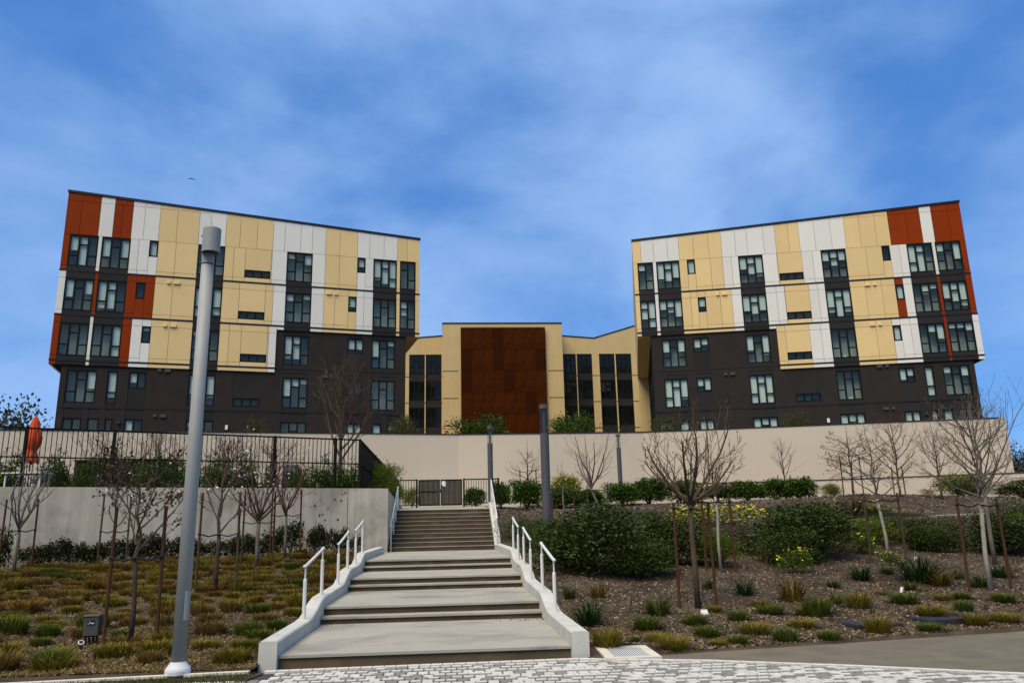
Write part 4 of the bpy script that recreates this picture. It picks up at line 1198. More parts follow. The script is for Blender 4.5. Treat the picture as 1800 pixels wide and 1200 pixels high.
TREES = [
 # name, label, x, y, fork, top, spread, bark, twig, seed, kw, stake dx, stake top, short description
 ('bare_tree', 'small pale bare tree at the far left edge of the left bed', -11.35, 22.3, 1.96, 4.05, 1.0, 'bark_grey', 'twig_grey', 1, dict(r0=0.045, limbs=8, leader=False, ang=(15, 50), kids=(3, 3, 2), upt=0.10), 0.42, 2.75, 'pale bare tree at the far left edge'),
 ('budding_tree', 'budding dark tree with red leaves and white blossoms beside the grey control box', -4.60, 12.41, 1.38, 3.15, 0.95, 'bark_dark', 'twig_brown', 2, dict(r0=0.034, limbs=9, kids=(6, 4, 3), rmin=0.0034, bud='bud', nbud=1000, blossom=26, ang=(35, 70), lean=-0.03, ratio=0.5), 0.37, 2.10, 'budding dark tree beside the control box'),
 ('budding_tree', 'budding tree with pinkish blossoms just right of the street lamp', -4.77, 17.2, 1.72, 3.75, 0.75, 'bark_dark', 'twig_brown', 3, dict(r0=0.042, limbs=8, kids=(5, 4, 2), rmin=0.0036, bud='bud', nbud=550, blossom=40, ang=(25, 55)), 0.40, 2.55, 'budding tree right of the street lamp'),
 ('budding_tree', 'bare budding tree with white blossoms in front of the middle of the concrete wall', -5.22, 22.6, 2.05, 4.0, 1.0, 'bark_grey', 'twig_red', 4, dict(r0=0.05, limbs=9, leader=False, kids=(4, 3, 2), rmin=0.0038, bud='bud', nbud=400, blossom=40, ang=(25, 62)), 0.42, 2.85, 'tree before the middle of the concrete wall'),
 ('bare_tree', 'thin bare tree close to the spotted part of the concrete wall', -5.05, 25.4, 2.3, 4.1, 0.85, 'bark_grey', 'twig_red', 5, dict(r0=0.04, limbs=8, leader=False, kids=(4, 3, 2), bud='bud', nbud=350, blossom=18, ang=(25, 62)), 0.45, 3.05, 'thin tree close to the spotted wall'),
 ('bare_tree', 'thin bare tree behind the budding tree near the concrete wall on the left', -9.35, 23.4, 1.9, 3.9, 0.8, 'bark_grey', 'twig_red', 6, dict(r0=0.035, limbs=7, bud='bud', nbud=400, blossom=14, kids=(4, 3, 2)), 0.38, 2.9, 'thin tree behind the left budding tree'),
 ('bare_tree', 'stout brown bare tree with spreading upturned branches in the middle of the right bed', 4.32, 14.14, 2.02, 3.75, 1.25, 'bark_brown', 'twig_brown', 7, dict(r0=0.047, limbs=9, leader=False, kids=(6, 4, 2), maxlev=3, ang=(38, 84), upt=0.17, ratio=0.50, rmin=0.0065, bud='bark_brown', nbud=220, wob=0.17), 0.33, 2.06, 'stout brown tree in the right bed'),
 ('bare_tree', 'slim pale-stemmed tree behind the stout brown tree, beside yellow flowers', 6.12, 18.1, 2.3, 3.5, 0.7, 'bark_white', 'twig_red', 8, dict(r0=0.032, limbs=7, kids=(4, 3)), 0.34, 2.3, 'slim pale tree beside the yellow flowers'),
 ('birch_tree', 'white-stemmed bare birch left of the large right birch', 10.63, 19.05, 2.2, 4.15, 1.0, 'bark_white', 'twig_grey', 9, dict(r0=0.037, limbs=14, kids=(6, 3), maxlev=3, rmin=0.0038, ang=(50, 82), lean=-0.10, upt=0.05), 0.45, 2.35, 'birch left of the large right birch'),
 ('birch_tree', 'large white-stemmed bare birch at the right edge of the bed', 10.17, 14.78, 1.95, 4.4, 1.05, 'bark_white', 'twig_grey', 10, dict(r0=0.040, limbs=15, kids=(6, 3, 2), maxlev=3, rmin=0.0036, ang=(40, 78), lean=0.08, upt=0.10), 0.42, 2.05, 'large birch at the right edge'),
 ('bare_tree', 'tall bare tree just behind the large right birch', 12.6, 18.0, 2.2, 4.8, 1.1, 'bark_grey', 'twig_grey', 21, dict(r0=0.045, limbs=12, kids=(5, 3), ang=(25, 60)), None, 0, ''),
 ('bare_tree', 'thin bare tree between two light columns in front of the beige wall', 3.75, 38.0, 3.9, 6.0, 0.95, 'bark_grey', 'twig_red', 11, dict(r0=0.04, limbs=12, kids=(5, 3), ang=(45, 80), upt=0.05), 0.40, 4.5, 'thin bare tree between the two light columns'),
 ('bare_tree', 'pale leaning bare tree right of the nearest light column', 5.85, 31.4, 3.2, 5.2, 1.25, 'bark_grey', 'twig_grey', 12, dict(r0=0.05, limbs=8, leader=False, kids=(4, 3), ang=(20, 62), lean=-0.25), 0.42, 3.35, 'leaning tree right of the nearest light column'),
 ('bare_tree', 'small bare tree almost hidden behind the nearest light column', 4.2, 29.5, 3.0, 4.2, 0.35, 'bark_grey', 'twig_grey', 22, dict(r0=0.03, limbs=5, kids=(3, 2)), 0.42, 3.3, 'small tree behind the nearest light column'),
 ('bare_tree', 'small upright bare tree close against the beige wall above the round hedge', 17.65, 40.9, 4.0, 6.35, 0.8, 'bark_grey', 'twig_red', 13, dict(r0=0.04, limbs=9, kids=(4, 2), ang=(20, 45), upt=0.16), 0.35, 4.25, 'upright tree above the round hedge'),
 ('bare_tree', 'bare tree hung with dry brown pods in front of the beige wall', 17.55, 33.6, 3.6, 6.1, 1.5, 'bark_brown', 'twig_red', 14, dict(r0=0.05, limbs=14, kids=(5, 4), ang=(55, 85), upt=0.0, bud='pods', nbud=340), 0.45, 4.55, 'tree hung with dry pods'),
 ('bare_tree', 'tall thin bare tree in front of the beige wall, right of the pod tree', 19.3, 33.0, 3.5, 6.6, 1.4, 'bark_grey', 'twig_red', 15, dict(r0=0.05, limbs=14, kids=(6, 4), ang=(35, 70)), 0.25, 4.0, 'tall thin tree right of the pod tree'),
 ('bare_tree', 'bushy bare tree in front of the right end of the beige wall', 20.4, 31.8, 3.3, 5.7, 1.2, 'bark_brown', 'twig_red', 16, dict(r0=0.045, limbs=13, kids=(6, 4), ang=(45, 80)), None, 0, ''),
]
for nm, lab, x, y, fork, top, spr, bark, twig, seed, kw, sdx, stop, sdesc in TREES:
    bare_tree(nm, lab, (x, y, terr(x, y)), fork, top, spr, bark, twig, seed, **kw)
    if sdx:
        stakes(x, y, fork, sdx, stop, sdesc, min(stop - 0.12, fork - 0.03), 'wood_stake' if seed % 3 else 'wood_stake_old')
bare_tree('bare_tree', 'tall upright bare tree behind the black fence, left of the gate', (-4.13, 30.5, 2.98), 4.3, 8.7, 1.6, 'bark_brown', 'twig_brown', 30, r0=0.085, limbs=16, kids=(6, 4, 3), maxlev=4, ang=(18, 45), upt=0.16, ratio=0.5)
for k, (x, y, top, s_) in enumerate(((-12.0, 28.6, 5.5, 1.2), (-10.2, 28.8, 5.35, 1.2), (-7.9, 29.3, 5.4, 1.1), (-6.4, 30.0, 5.3, 1.0))):
    bare_tree('bare_tree', '%s of the four low red-twigged bare trees behind the black fence, from the left' % ordinal(k + 1), (x, y, 2.98), 3.5, top, s_, 'bark_dark', 'twig_red', 40 + k, r0=0.045, limbs=12, kids=(6, 4), ang=(30, 70), bud='bud', nbud=260, group='red-twigged trees behind the fence')

# ------------------------------------------------------------------ foliage meshes
def np_quads(name, V, m_):
    """V: (n,4,3) array of separate quads"""
    n = len(V)
    me = bpy.data.meshes.new(name)
    me.vertices.add(n * 4)
    me.vertices.foreach_set('co', V.reshape(-1).astype(np.float32))
    me.loops.add(n * 4)
    me.loops.foreach_set('vertex_index', np.arange(n * 4, dtype=np.int32))
    me.polygons.add(n)
    me.polygons.foreach_set('loop_start', np.arange(0, n * 4, 4, dtype=np.int32))
    me.update(calc_edges=True)
    me.validate()
    me.materials.append(m_)
    return me
def unit(a):
    return a / np.maximum(1e-9, np.linalg.norm(a, axis=-1, keepdims=True))
def leaves(seed, n, lobes, ll, lw, outw=0.6, upw=0.3, rpow=0.33):
    """n leaf quads spread through overlapping lobes (cx,cy,cz,rx,ry,rz)"""
    g = np.random.default_rng(seed)
    L = np.array(lobes, float)
    vol = L[:, 3] * L[:, 4] * L[:, 5]
    idx = g.choice(len(L), n, p=vol / vol.sum())
    d = unit(g.normal(size=(n, 3)))
    d[:, 2] = np.where(d[:, 2] < -0.5, -d[:, 2], d[:, 2])
    rad = g.random(n) ** rpow
    rad = np.where(g.random(n) < 0.10, g.uniform(1.0, 1.28, n), rad)
    p = L[idx, :3] + d * L[idx, 3:] * rad[:, None]
    p += g.normal(scale=0.032, size=(n, 3))
    p[:, 2] = np.maximum(p[:, 2], 0.01)
    ax = unit(d * outw + g.normal(size=(n, 3)) * 0.6 + np.array([0, 0, upw]))
    sd = unit(np.cross(ax, g.normal(size=(n, 3))))
    s = g.uniform(0.6, 1.3, n)[:, None]
    a, b = p, p + ax * ll * s
    m = p + ax * ll * s * 0.45
    V = np.stack([a, m + sd * lw * s, b, m - sd * lw * s], 1)
    return V
def lobes_round(seed, k, R_=0.5, H_=1.0, jit=0.25):
    r = random.Random(seed)
    out = [(0, 0, H_ * 0.42, R_ * 0.82, R_ * 0.82, H_ * 0.48)]
    for i in range(k):
        a = r.uniform(0, 6.28)
        q = R_ * r.uniform(0.3, 0.68)
        rr = R_ * r.uniform(0.28, 0.48)
        out.append((math.cos(a) * q, math.sin(a) * q, H_ * r.uniform(0.12, 0.80), rr, rr, H_ * r.uniform(0.16, 0.28)))
    return out
def stem_mesh(seed, k, R_, H_, m_):
    r = random.Random(seed)
    mb = MB()
    for i in range(k):
        a, q = r.uniform(0, 6.28), R_ * r.uniform(0.2, 0.7)
        mb.tube([(r.uniform(-.05, .05), r.uniform(-.05, .05), -0.05), (math.cos(a) * q * 0.5, math.sin(a) * q * 0.5, H_ * 0.4), (math.cos(a) * q, math.sin(a) * q, H_ * r.uniform(0.7, 0.95))], [0.014, 0.010, 0.004], 4)
    return mb.mesh('stems', m_)
SH = {}
def shrub_kind(key, variants, n, ll, lw, m_, k=9, stems=9, twig='twig_brown', shape='round', flowers=0, fcol='flower_yellow', fsize=0.04, upw=0.3, rpow=0.33):
    out = []
    for v in range(variants):
        sd = sum(ord(c) for c in key) * 7 + v
        if shape == 'round':
            lb = lobes_round(sd, k)
        elif shape == 'upright':
            r = random.Random(sd)
            lb = [(r.uniform(-.3, .3), r.uniform(-.2, .2), r.uniform(0.2, 0.5), 0.16, 0.16, r.uniform(0.2, 0.5)) for _ in range(k)]
        elif shape == 'column':
            r = random.Random(sd)
            lb = [(r.uniform(-.2, .2), r.uniform(-.2, .2), z, 0.30 * (1.15 - z), 0.30 * (1.15 - z), 0.14) for z in np.linspace(0.1, 0.95, k)]
        else:                                          # mat of low ground cover
            r = random.Random(sd)
            lb = [(r.uniform(-.36, .36), r.uniform(-.36, .36), 0.3, r.uniform(.12, .22), r.uniform(.12, .22), r.uniform(.3, .6)) for _ in range(k)]
        parts = [('foliage', np_quads('foliage', leaves(sd, n, lb, ll, lw, upw=upw, rpow=rpow), M[m_]))]
        if stems:
            parts.append(('stems', stem_mesh(sd + 1, stems, 0.5, 0.9, M[twig])))
        if flowers:
            parts.append(('flowers', np_quads('flowers', leaves(sd + 2, flowers, [(l[0], l[1], l[2] + 0.04, l[3] * 1.08, l[4] * 1.08, l[5] * 1.1) for l in lb], fsize, fsize * 0.45, rpow=0.1), M[fcol])))
        out.append(parts)
    SH[key] = out
def place_shrub(key, name, label, x, y, z, w_, h_, rot=0.0, v=0, group=None, cat='shrub'):
    t = thing(name, label, cat, (x, y, z), group)
    t.rotation_euler[2] = rot
    t.scale = (w_, w_, h_)
    for pn, me in SH[key][v % len(SH[key])]:
        o = link(pn, me, t)
        if pn in ('flowers',):
            o['kind'] = 'stuff'
    return t
shrub_kind('dark', 3, 9500, 0.044, 0.0105, 'leaf_dark', k=22, stems=14, rpow=0.28)
shrub_kind('grey', 2, 9000, 0.038, 0.008, 'leaf_grey', k=22, stems=14, rpow=0.28)
shrub_kind('hedge', 3, 5200, 0.065, 0.021, 'leaf_hedge', k=14, rpow=0.25)
shrub_kind('wall', 4, 1100, 0.085, 0.024, 'leaf_wall', k=9, stems=7, shape='upright')
shrub_kind('terr', 3, 2600, 0.060, 0.014, 'leaf_hedge', k=9, stems=6, shape='column', upw=0.8)
shrub_kind('bright', 2, 4000, 0.055, 0.010, 'leaf_bright', k=12, stems=8, upw=0.7)
shrub_kind('cover', 2, 5000, 0.035, 0.008, 'leaf_cover', k=14, stems=0, shape='mat')
shrub_kind('yellow', 2, 2600, 0.045, 0.010, 'leaf_cover', k=14, stems=4, flowers=1100, fsize=0.034, shape='mat')
shrub_kind('yellowbush', 2, 2200, 0.06, 0.012, 'leaf_hedge', k=10, stems=6, flowers=85, fsize=0.06)
shrub_kind('spiky', 1, 2600, 0.17, 0.009, 'leaf_bright', k=6, stems=5, upw=0.8, flowers=260, fsize=0.07)
shrub_kind('podium', 3, 6500, 0.042, 0.011, 'leaf_hedge', k=14, stems=10, upw=0.5)
shrub_kind('podiumgrey', 1, 5000, 0.042, 0.008, 'leaf_grey', k=14, stems=12, upw=0.4)
shrub_kind('twiggy', 1, 350, 0.05, 0.012, 'leaf_hedge', k=10, stems=60, twig='twig_red', flowers=60, fsize=0.05)
shrub_kind('redflower', 1, 500, 0.08, 0.02, 'leaf_hedge', k=6, stems=4, flowers=90, fcol='flower_red', fsize=0.10)
shrub_kind('far', 3, 7000, 0.032, 0.011, 'leaf_far', k=16, stems=24, twig='twig_grey')

rng = random.Random(77)
HEDGE = [(3.41, 35.5, 1.27, 1.14), (5.15, 37, 1.61, 0.89), (6.49, 37, 1.34, 0.75), (8.26, 38, 1.34, 0.98), (9.81, 39, 1.67, 1.2), (11.54, 39, 1.5, 1.1), (13.43, 39.5, 1.48, 0.78), (15.04, 39.5, 1.49, 0.94), (16.75, 40, 1.4, 1.0), (17.97, 40, 1.58, 1.03)]
for i, (x, y, w_, h_) in enumerate(HEDGE):
    place_shrub('hedge', 'hedge_shrub', '%s from the left of the round green hedge shrubs before the beige wall' % ordinal(i + 1), x, y, terr(x, y) - 0.03, w_ * 1.28, h_ * 1.15, rng.uniform(0, 6), i, 'round green hedge shrubs along the beige wall')
BIG = [(3.30, 18.5, 2.3, 1.46, 'dark', 'large dark green shrub mass beside the farthest right handrail'), (5.45, 19.4, 1.75, 1.10, 'dark', 'dark shrub behind the stout brown tree'), (7.4, 21, 1.35, 0.70, 'grey', 'grey-green shrub behind the slim pale tree'),
       (9.02, 20, 2.4, 1.22, 'dark', 'large dark shrub left of the white birch, yellow flowers in its left side'), (13.4, 21.6, 1.8, 0.85, 'grey', 'grey-green shrub left of the large right birch'), (14.3, 19.8, 2.0, 0.95, 'dark', 'dark shrub directly behind the large right birch'),
       (13.3, 22.9, 1.7, 0.6, 'dark', 'low dark shrub below the footpath'), (16.2, 21.5, 1.8, 1.05, 'grey', 'grey-green shrub at the right edge of the picture'), (9.6, 23.2, 1.5, 0.55, 'grey', 'low shrub at the start of the footpath'), (4.2, 21.8, 2.0, 1.05, 'grey', 'grey-leaved shrub behind the large dark shrub mass'),
       (2.75, 19.9, 1.2, 1.05, 'dark', 'dark shrub closest to the right stair kerb'), (4.25, 17.75, 1.3, 0.85, 'dark', 'low dark shrub in front of the large dark shrub mass'), (6.35, 18.9, 1.1, 0.80, 'bright', 'small olive shrub right of the stout brown tree'), (8.15, 19.0, 1.3, 0.80, 'dark', 'low dark shrub behind the small yellow-flowered bush'), (10.0, 21.6, 1.5, 0.95, 'dark', 'dark shrub just left of the birch trunk, below the footpath'),
       (11.7, 21.6, 1.3, 0.75, 'bright', 'olive shrub just right of the white birch'), (12.7, 20.4, 1.2, 0.70, 'dark', 'low dark shrub between the two birches'), (15.4, 20.9, 1.4, 0.85, 'bright', 'olive shrub behind the large right birch'), (11.9, 23.6, 1.3, 0.55, 'hedge', 'small green shrub at the lower edge of the footpath')]
for i, (x, y, w_, h_, k, lab) in enumerate(BIG):
    place_shrub(k, 'shrub', lab, x, y, terr(x, y) - 0.05, w_ * rng.uniform(1.12, 1.28), h_ * 1.1, rng.uniform(0, 6), i)
for i, (x, y, w_, h_, lab) in enumerate([(2.75, 28.3, 2.3, 0.95, 'green ground cover mound beside the foot of the upper flight'), (2.7, 25.3, 1.9, 0.75, 'green ground cover mound at the base of the nearest light column'), (7.27, 29, 2.0, 0.45, 'low green mat left of the yellow flower bed'), (12.74, 30.2, 2.2, 0.35, 'flat green ground cover below the round hedge at right'), (15.9, 28.4, 2.6, 0.22, 'long green ground cover patch above the footpath'), (2.5, 22.3, 1.3, 0.55, 'small green mound right of the middle handrail')]):
    place_shrub('cover', 'ground_cover', lab, x, y, terr(x, y) - 0.05, w_, h_, rng.uniform(0, 6), i, cat='ground cover')
for i, (x, y, w_, h_, k, lab) in enumerate([(9.15, 27.0, 3.3, 0.80, 'yellow', 'wide bed of bright yellow flowers behind the slim pale tree'), (7.79, 17.9, 0.9, 0.60, 'yellowbush', 'small yellow-flowered bush in front of the large dark shrub'), (10.68, 20.6, 1.2, 0.55, 'yellowbush', 'yellow-flowered bush left of the birch trunk'), (10.2, 18.3, 0.6, 0.35, 'yellowbush', 'tiny yellow-flowered clump at the foot of the white birch'), (14.0, 29.3, 1.3, 0.35, 'yellowbush', 'yellow flowers left of the twiggy bush'), (15.9, 29.0, 1.5, 0.35, 'yellowbush', 'yellow flowers right of the twiggy bush'), (24.3, 36.4, 2.6, 1.2, 'bright', 'yellow-green bush in front of the right end of the beige wall'), (5.76, 39.5, 1.6, 1.45, 'spiky', 'spiky yellow-green plant in front of the beige wall'), (14.87, 28.8, 2.1, 0.80, 'twiggy', 'twiggy reddish bush above the footpath'), (20.3, 32.6, 0.8, 0.35, 'redflower', 'small plant with red flowers below the beige wall'), (23.6, 34.5, 2.2, 0.9, 'grey', 'grey-leaved shrub below the right end of the beige wall'), (26.3, 34.8, 2.6, 0.85, 'dark', 'dark shrub at the far right before the low wall'), (18.9, 38.3, 1.2, 0.8, 'bright', 'loose pale green shrub right of the round hedges'), (2.35, 36.9, 1.0, 1.25, 'hedge', 'tall loose green shrub between the gate and the hedge row'), (1.2, 37.6, 1.1, 0.9, 'hedge', 'green shrub behind the right gate panel'), (-1.75, 37.6, 0.9, 1.0, 'bright', 'pale green shrub behind the left gate panel'), (-2.45, 30.4, 1.35, 1.45, 'bright', 'bright green shrub on the concrete wall beside the upper flight'), (-2.38, 33.0, 1.0, 1.0, 'bright', 'smaller bright shrub on the side wall near the gate'), (-2.3, 35.0, 0.9, 0.8, 'bright', 'low bright shrub on the side wall at the gate')]):
    z = terr(x, y) if x > 1.8 else (2.84 if y > 36 else 2.95)
    place_shrub(k, 'flowering_shrub' if k in ('yellow', 'yellowbush', 'redflower') else 'shrub', lab, x, y, z - 0.03, w_, h_, rng.uniform(0, 6), i)
WALLS = [(-12.28, 23.31, 0.6, 1.32), (-11.62, 23.57, 0.62, 0.68), (-11.12, 23.77, 0.6, 0.73), (-10.7, 23.94, 0.72, 0.9), (-10.2, 24.14, 0.7, 0.77), (-9.73, 24.33, 0.78, 0.83), (-9.11, 24.58, 0.8, 0.88), (-8.47, 24.84, 0.88, 0.93), (-7.8, 25.11, 0.82, 0.74), (-7.2, 25.35, 0.82, 0.63), (-6.51, 25.63, 0.76, 0.76), (-6.04, 25.82, 0.7, 0.83), (-5.49, 26.04, 0.7, 1.02), (-5.05, 26.22, 0.64, 1.14), (-4.32, 26.51, 0.55, 0.94), (-4.04, 26.63, 0.5, 1.02), (-3.55, 26.82, 0.52, 1.0), (-3.15, 26.98, 0.5, 0.62)]
for i, (x, y, w_, h_) in enumerate(WALLS):
    place_shrub('wall', 'wall_shrub', '%s from the left of the dark shrubs along the concrete wall' % ordinal(i + 1), x, y, terr(x, y) - 0.03, w_ * 1.35, h_ * 1.1, rng.uniform(-.4, .4), i, 'dark shrubs along the foot of the concrete wall')
TERR = [(-13.2, 27.4, 1.0, 1.2), (-9.2, 28.2, 1.0, 1.45), (-8.3, 28.6, 0.9, 1.3), (-7.3, 29.0, 0.9, 1.2), (-5.5, 29.3, 0.9, 1.2), (-10.4, 27.9, 1.0, 1.3), (-3.9, 30.0, 0.9, 1.35), (-13.92, 26, 1.03, 1.41), (-12.41, 26.5, 0.78, 1.53), (-11.72, 26.5, 0.71, 1.34), (-10.97, 27, 1.09, 1.66), (-9.67, 27, 1.09, 1.36), (-8.75, 27.3, 0.93, 1.18), (-7.82, 27.6, 1.13, 1.39), (-6.89, 28, 0.78, 1.51), (-6.13, 28, 0.69, 1.11), (-4.84, 29, 0.75, 1.15), (-4.44, 29.2, 0.75, 1.49), (-3.51, 29.5, 0.8, 1.26)]
for i, (x, y, w_, h_) in enumerate(sorted(TERR, key=lambda q: q[0] / q[1])):
    place_shrub('terr', 'upright_shrub', '%s from the left of the upright green shrubs behind the fence' % ordinal(i + 1), x, y, 2.95, w_ * 1.75, h_, rng.uniform(0, 6), i, 'upright green shrubs behind the fence')
for i, (x, y, w_, h_, k, lab) in enumerate([(2.3, 62, 5.2, 3.7, 'podium', 'green bush in front of the rusted screen at its left'), (9.7, 62, 4.6, 3.8, 'podium', 'green bush in front of the right edge of the rusted screen'), (-3.3, 55.6, 2.4, 2.9, 'podiumgrey', 'grey-green bush at the inner corner of the left wing'), (15.6, 55.4, 2.6, 2.6, 'podiumgrey', 'grey bush at the inner corner of the right wing'), (-12.4, 51.5, 1.6, 2.2, 'podiumgrey', 'small dark bush in front of the middle of the left wing'), (23.6, 51.8, 2.0, 2.3, 'podiumgrey', 'small dark bush in front of the middle of the right wing')]):
    place_shrub(k, 'podium_bush', lab, x, y, 6.95, w_, h_, i * 1.3, i)
for i, (x, y, z, w_, h_, lab) in enumerate([(-42, 78, 2, 11, 12.0, 'distant dark tree at the far left edge beyond the fence'), (-37.5, 84, 2, 9, 10.6, 'distant tree just left of the left wing'), (-46, 85, 2, 9, 12, 'distant broad tree behind the far left tree'), (58, 76, 2, 7, 7.0, 'distant tree beyond the right end of the beige wall'), (64, 80, 1, 9, 7.5, 'distant tree at the far right edge')]):
    t = thing('distant_tree', lab, 'tree', (x, y, z), 'distant trees')
    t.scale = (w_, w_, h_)
    for pn, me in SH['far'][i % 3]:
        link('crown' if pn == 'foliage' else 'branches', me, t)
    link('trunk', MB().tube([(0, 0, -0.15), (0.01, 0, 0.2), (0, 0.01, 0.6)], [0.03, 0.022, 0.01], 6).mesh('trunk', M['bark_brown']), t)

# ------------------------------------------------------------------ grass tufts
def blades(seed, n, spread, lean, hgt, wid, droop, segs=3):
    g = np.random.default_rng(seed)
    a = g.uniform(0, 2 * np.pi, n)
    r0 = spread * 0.45 * np.sqrt(g.random(n))
    base = np.stack([np.cos(a) * r0, np.sin(a) * r0, np.zeros(n)], 1)
    az = a + g.normal(scale=0.5, size=n)
    out = np.stack([np.cos(az), np.sin(az), np.zeros(n)], 1)
    h = hgt * g.uniform(0.45, 1.05, n)
    ln = lean * g.uniform(0.2, 1.0, n) * (0.35 + r0 / max(1e-6, spread * 0.45))
    sd = np.stack([-np.sin(az), np.cos(az), np.zeros(n)], 1)
    Q = []
    for i in range(segs):
        t0, t1 = i / segs, (i + 1) / segs
        def P(t):
            return base + out * (ln * t ** 1.4)[:, None] + np.array([0, 0, 1.0]) * (h * (t - droop * t ** 2.6))[:, None]
        w0, w1 = wid * (1 - t0 * 0.75), wid * (1 - t1 * 0.75) * (0.15 if i == segs - 1 else 1)
        p0, p1 = P(t0), P(t1)
        Q.append(np.stack([p0 - sd * w0, p0 + sd * w0, p1 + sd * w1, p1 - sd * w1], 1))
    V = np.stack(Q, 1).reshape(-1, 4, 3)
    return V
def tuft_mesh(name, seed, n, m_, **k):
    V = blades(seed, n, **k)
    # weld each blade into one island so that blade colours vary, not segments
    nb, sg = n, 3
    me = bpy.data.meshes.new(name)
    vs, fs = [], []
    V4 = V.reshape(nb, sg, 4, 3)
    for b in range(nb):
        o = len(vs)
        vs += [V4[b, 0, 0], V4[b, 0, 1]]
        for s_ in range(sg):
            vs += [V4[b, s_, 3], V4[b, s_, 2]]
            fs.append((o + 2 * s_, o + 2 * s_ + 1, o + 2 * s_ + 3, o + 2 * s_ + 2))
    me.from_pydata([tuple(map(float, v)) for v in vs], [], fs)
    me.materials.append(m_)
    return me
TM = {}
for key, ms, kw, nbl in (
    ('sedge', ('grass_olive', 'grass_brown', 'grass_green', 'grass_olive', 'grass_brown', 'grass_orange'), dict(spread=0.62, lean=0.26, hgt=1.25, wid=0.013, droop=0.40), 430),
    ('fine', ('grass_olive', 'grass_green', 'grass_green', 'grass_olive'), dict(spread=0.66, lean=0.48, hgt=1.0, wid=0.011, droop=0.36), 460),
    ('strapleaf', ('strap_leaf', 'strap_dark', 'strap_amber', 'strap_leaf'), dict(spread=0.50, lean=0.62, hgt=1.1, wid=0.015, droop=0.34), 150)):
    TM[key] = [tuft_mesh(key, 100 + i * 3 + len(key), nbl, M[m_], **kw) for i, m_ in enumerate(ms)]
def tuft(key, v, label, x, y, w_, h_, group, rot=0.0, cat='grass'):
    me = TM[key][v % len(TM[key])]
    o = link('grass_tuft' if key != 'strapleaf' else 'strap_leaf_plant', me, None, (x, y, terr(x, y) - 0.015))
    o.scale = (w_, w_, h_)
    o.rotation_euler[2] = rot
    return tag(o, label, cat, group)
STRAP = [(2.23, 15.36, 0.36, 0.32), (2.77, 15.27, 0.43, 0.34), (2.19, 13.04, 0.7, 0.47), (3.46, 13.56, 0.59, 0.38), (5.56, 15.17, 0.49, 0.3), (5.12, 16.01, 0.29, 0.25), (6.21, 14.53, 0.68, 0.5), (8.59, 16.58, 0.6, 0.38), (9.6, 16.1, 1.11, 0.61), (7.64, 15.87, 0.36, 0.2), (8.94, 15.38, 0.35, 0.24), (8.21, 15.12, 0.28, 0.13), (10.2, 15.1, 0.55, 0.31), (10.6, 16.46, 0.48, 0.26), (6.78, 14.06, 0.34, 0.24), (9.75, 15.64, 0.57, 0.34), (9.37, 16.92, 0.42, 0.24), (11.75, 16.65, 0.61, 0.36)]
TUFT = [(2.17, 11.44, 0.5, 0.33), (3.04, 12.65, 0.51, 0.26), (2.98, 11.72, 0.42, 0.16), (3.0, 11.05, 0.48, 0.24), (3.84, 12.78, 0.45, 0.21), (3.76, 11.98, 0.43, 0.2), (4.65, 13.1, 0.39, 0.22), (3.99, 11.33, 0.35, 0.16), (4.51, 12.02, 0.49, 0.22), (4.7, 11.39, 0.43, 0.25), (5.42, 13.65, 0.52, 0.21), (6.05, 13.25, 0.54, 0.39), (6.95, 13.6, 0.48, 0.33), (7.9, 13.83, 0.54, 0.24), (7.75, 12.83, 0.53, 0.22), (8.85, 14.22, 0.33, 0.16), (8.53, 13.15, 0.38, 0.23), (8.03, 12.15, 0.43, 0.23), (6.28, 11.8, 0.43, 0.3), (5.35, 11.42, 0.38, 0.17), (7.12, 11.85, 0.44, 0.15), (9.71, 13.81, 0.48, 0.2), (8.63, 12.3, 0.49, 0.19), (5.4, 12.38, 0.44, 0.16), (2.64, 11.75, 0.16, 0.11), (4.52, 13.9, 0.29, 0.14), (5.89, 13.37, 0.38, 0.19), (5.51, 14.37, 0.3, 0.14), (9.21, 14.23, 0.37, 0.16), (3.67, 11.25, 0.26, 0.11)]
fx_ = lambda q: q[0] / q[1]
for i, (x, y, w_, h_) in enumerate(sorted(STRAP, key=fx_)):
    v = {8: 1, 6: 2}.get(STRAP.index((x, y, w_, h_)), i)
    tuft('strapleaf', v, '%s from the left of the strap-leaved plants in the right mulch bed' % ordinal(i + 1), x, y, w_ * 1.15, h_ * 1.2, 'strap-leaved plants in the right bed', rng.uniform(0, 6), 'plant')
for i, (x, y, w_, h_) in enumerate(sorted(TUFT, key=fx_)):
    tuft('fine', i, '%s from the left of the fine grass tufts in the right mulch bed' % ordinal(i + 1), x, y, w_ * 1.12, h_ * 1.3, 'fine grass tufts in the right bed', rng.uniform(0, 6))
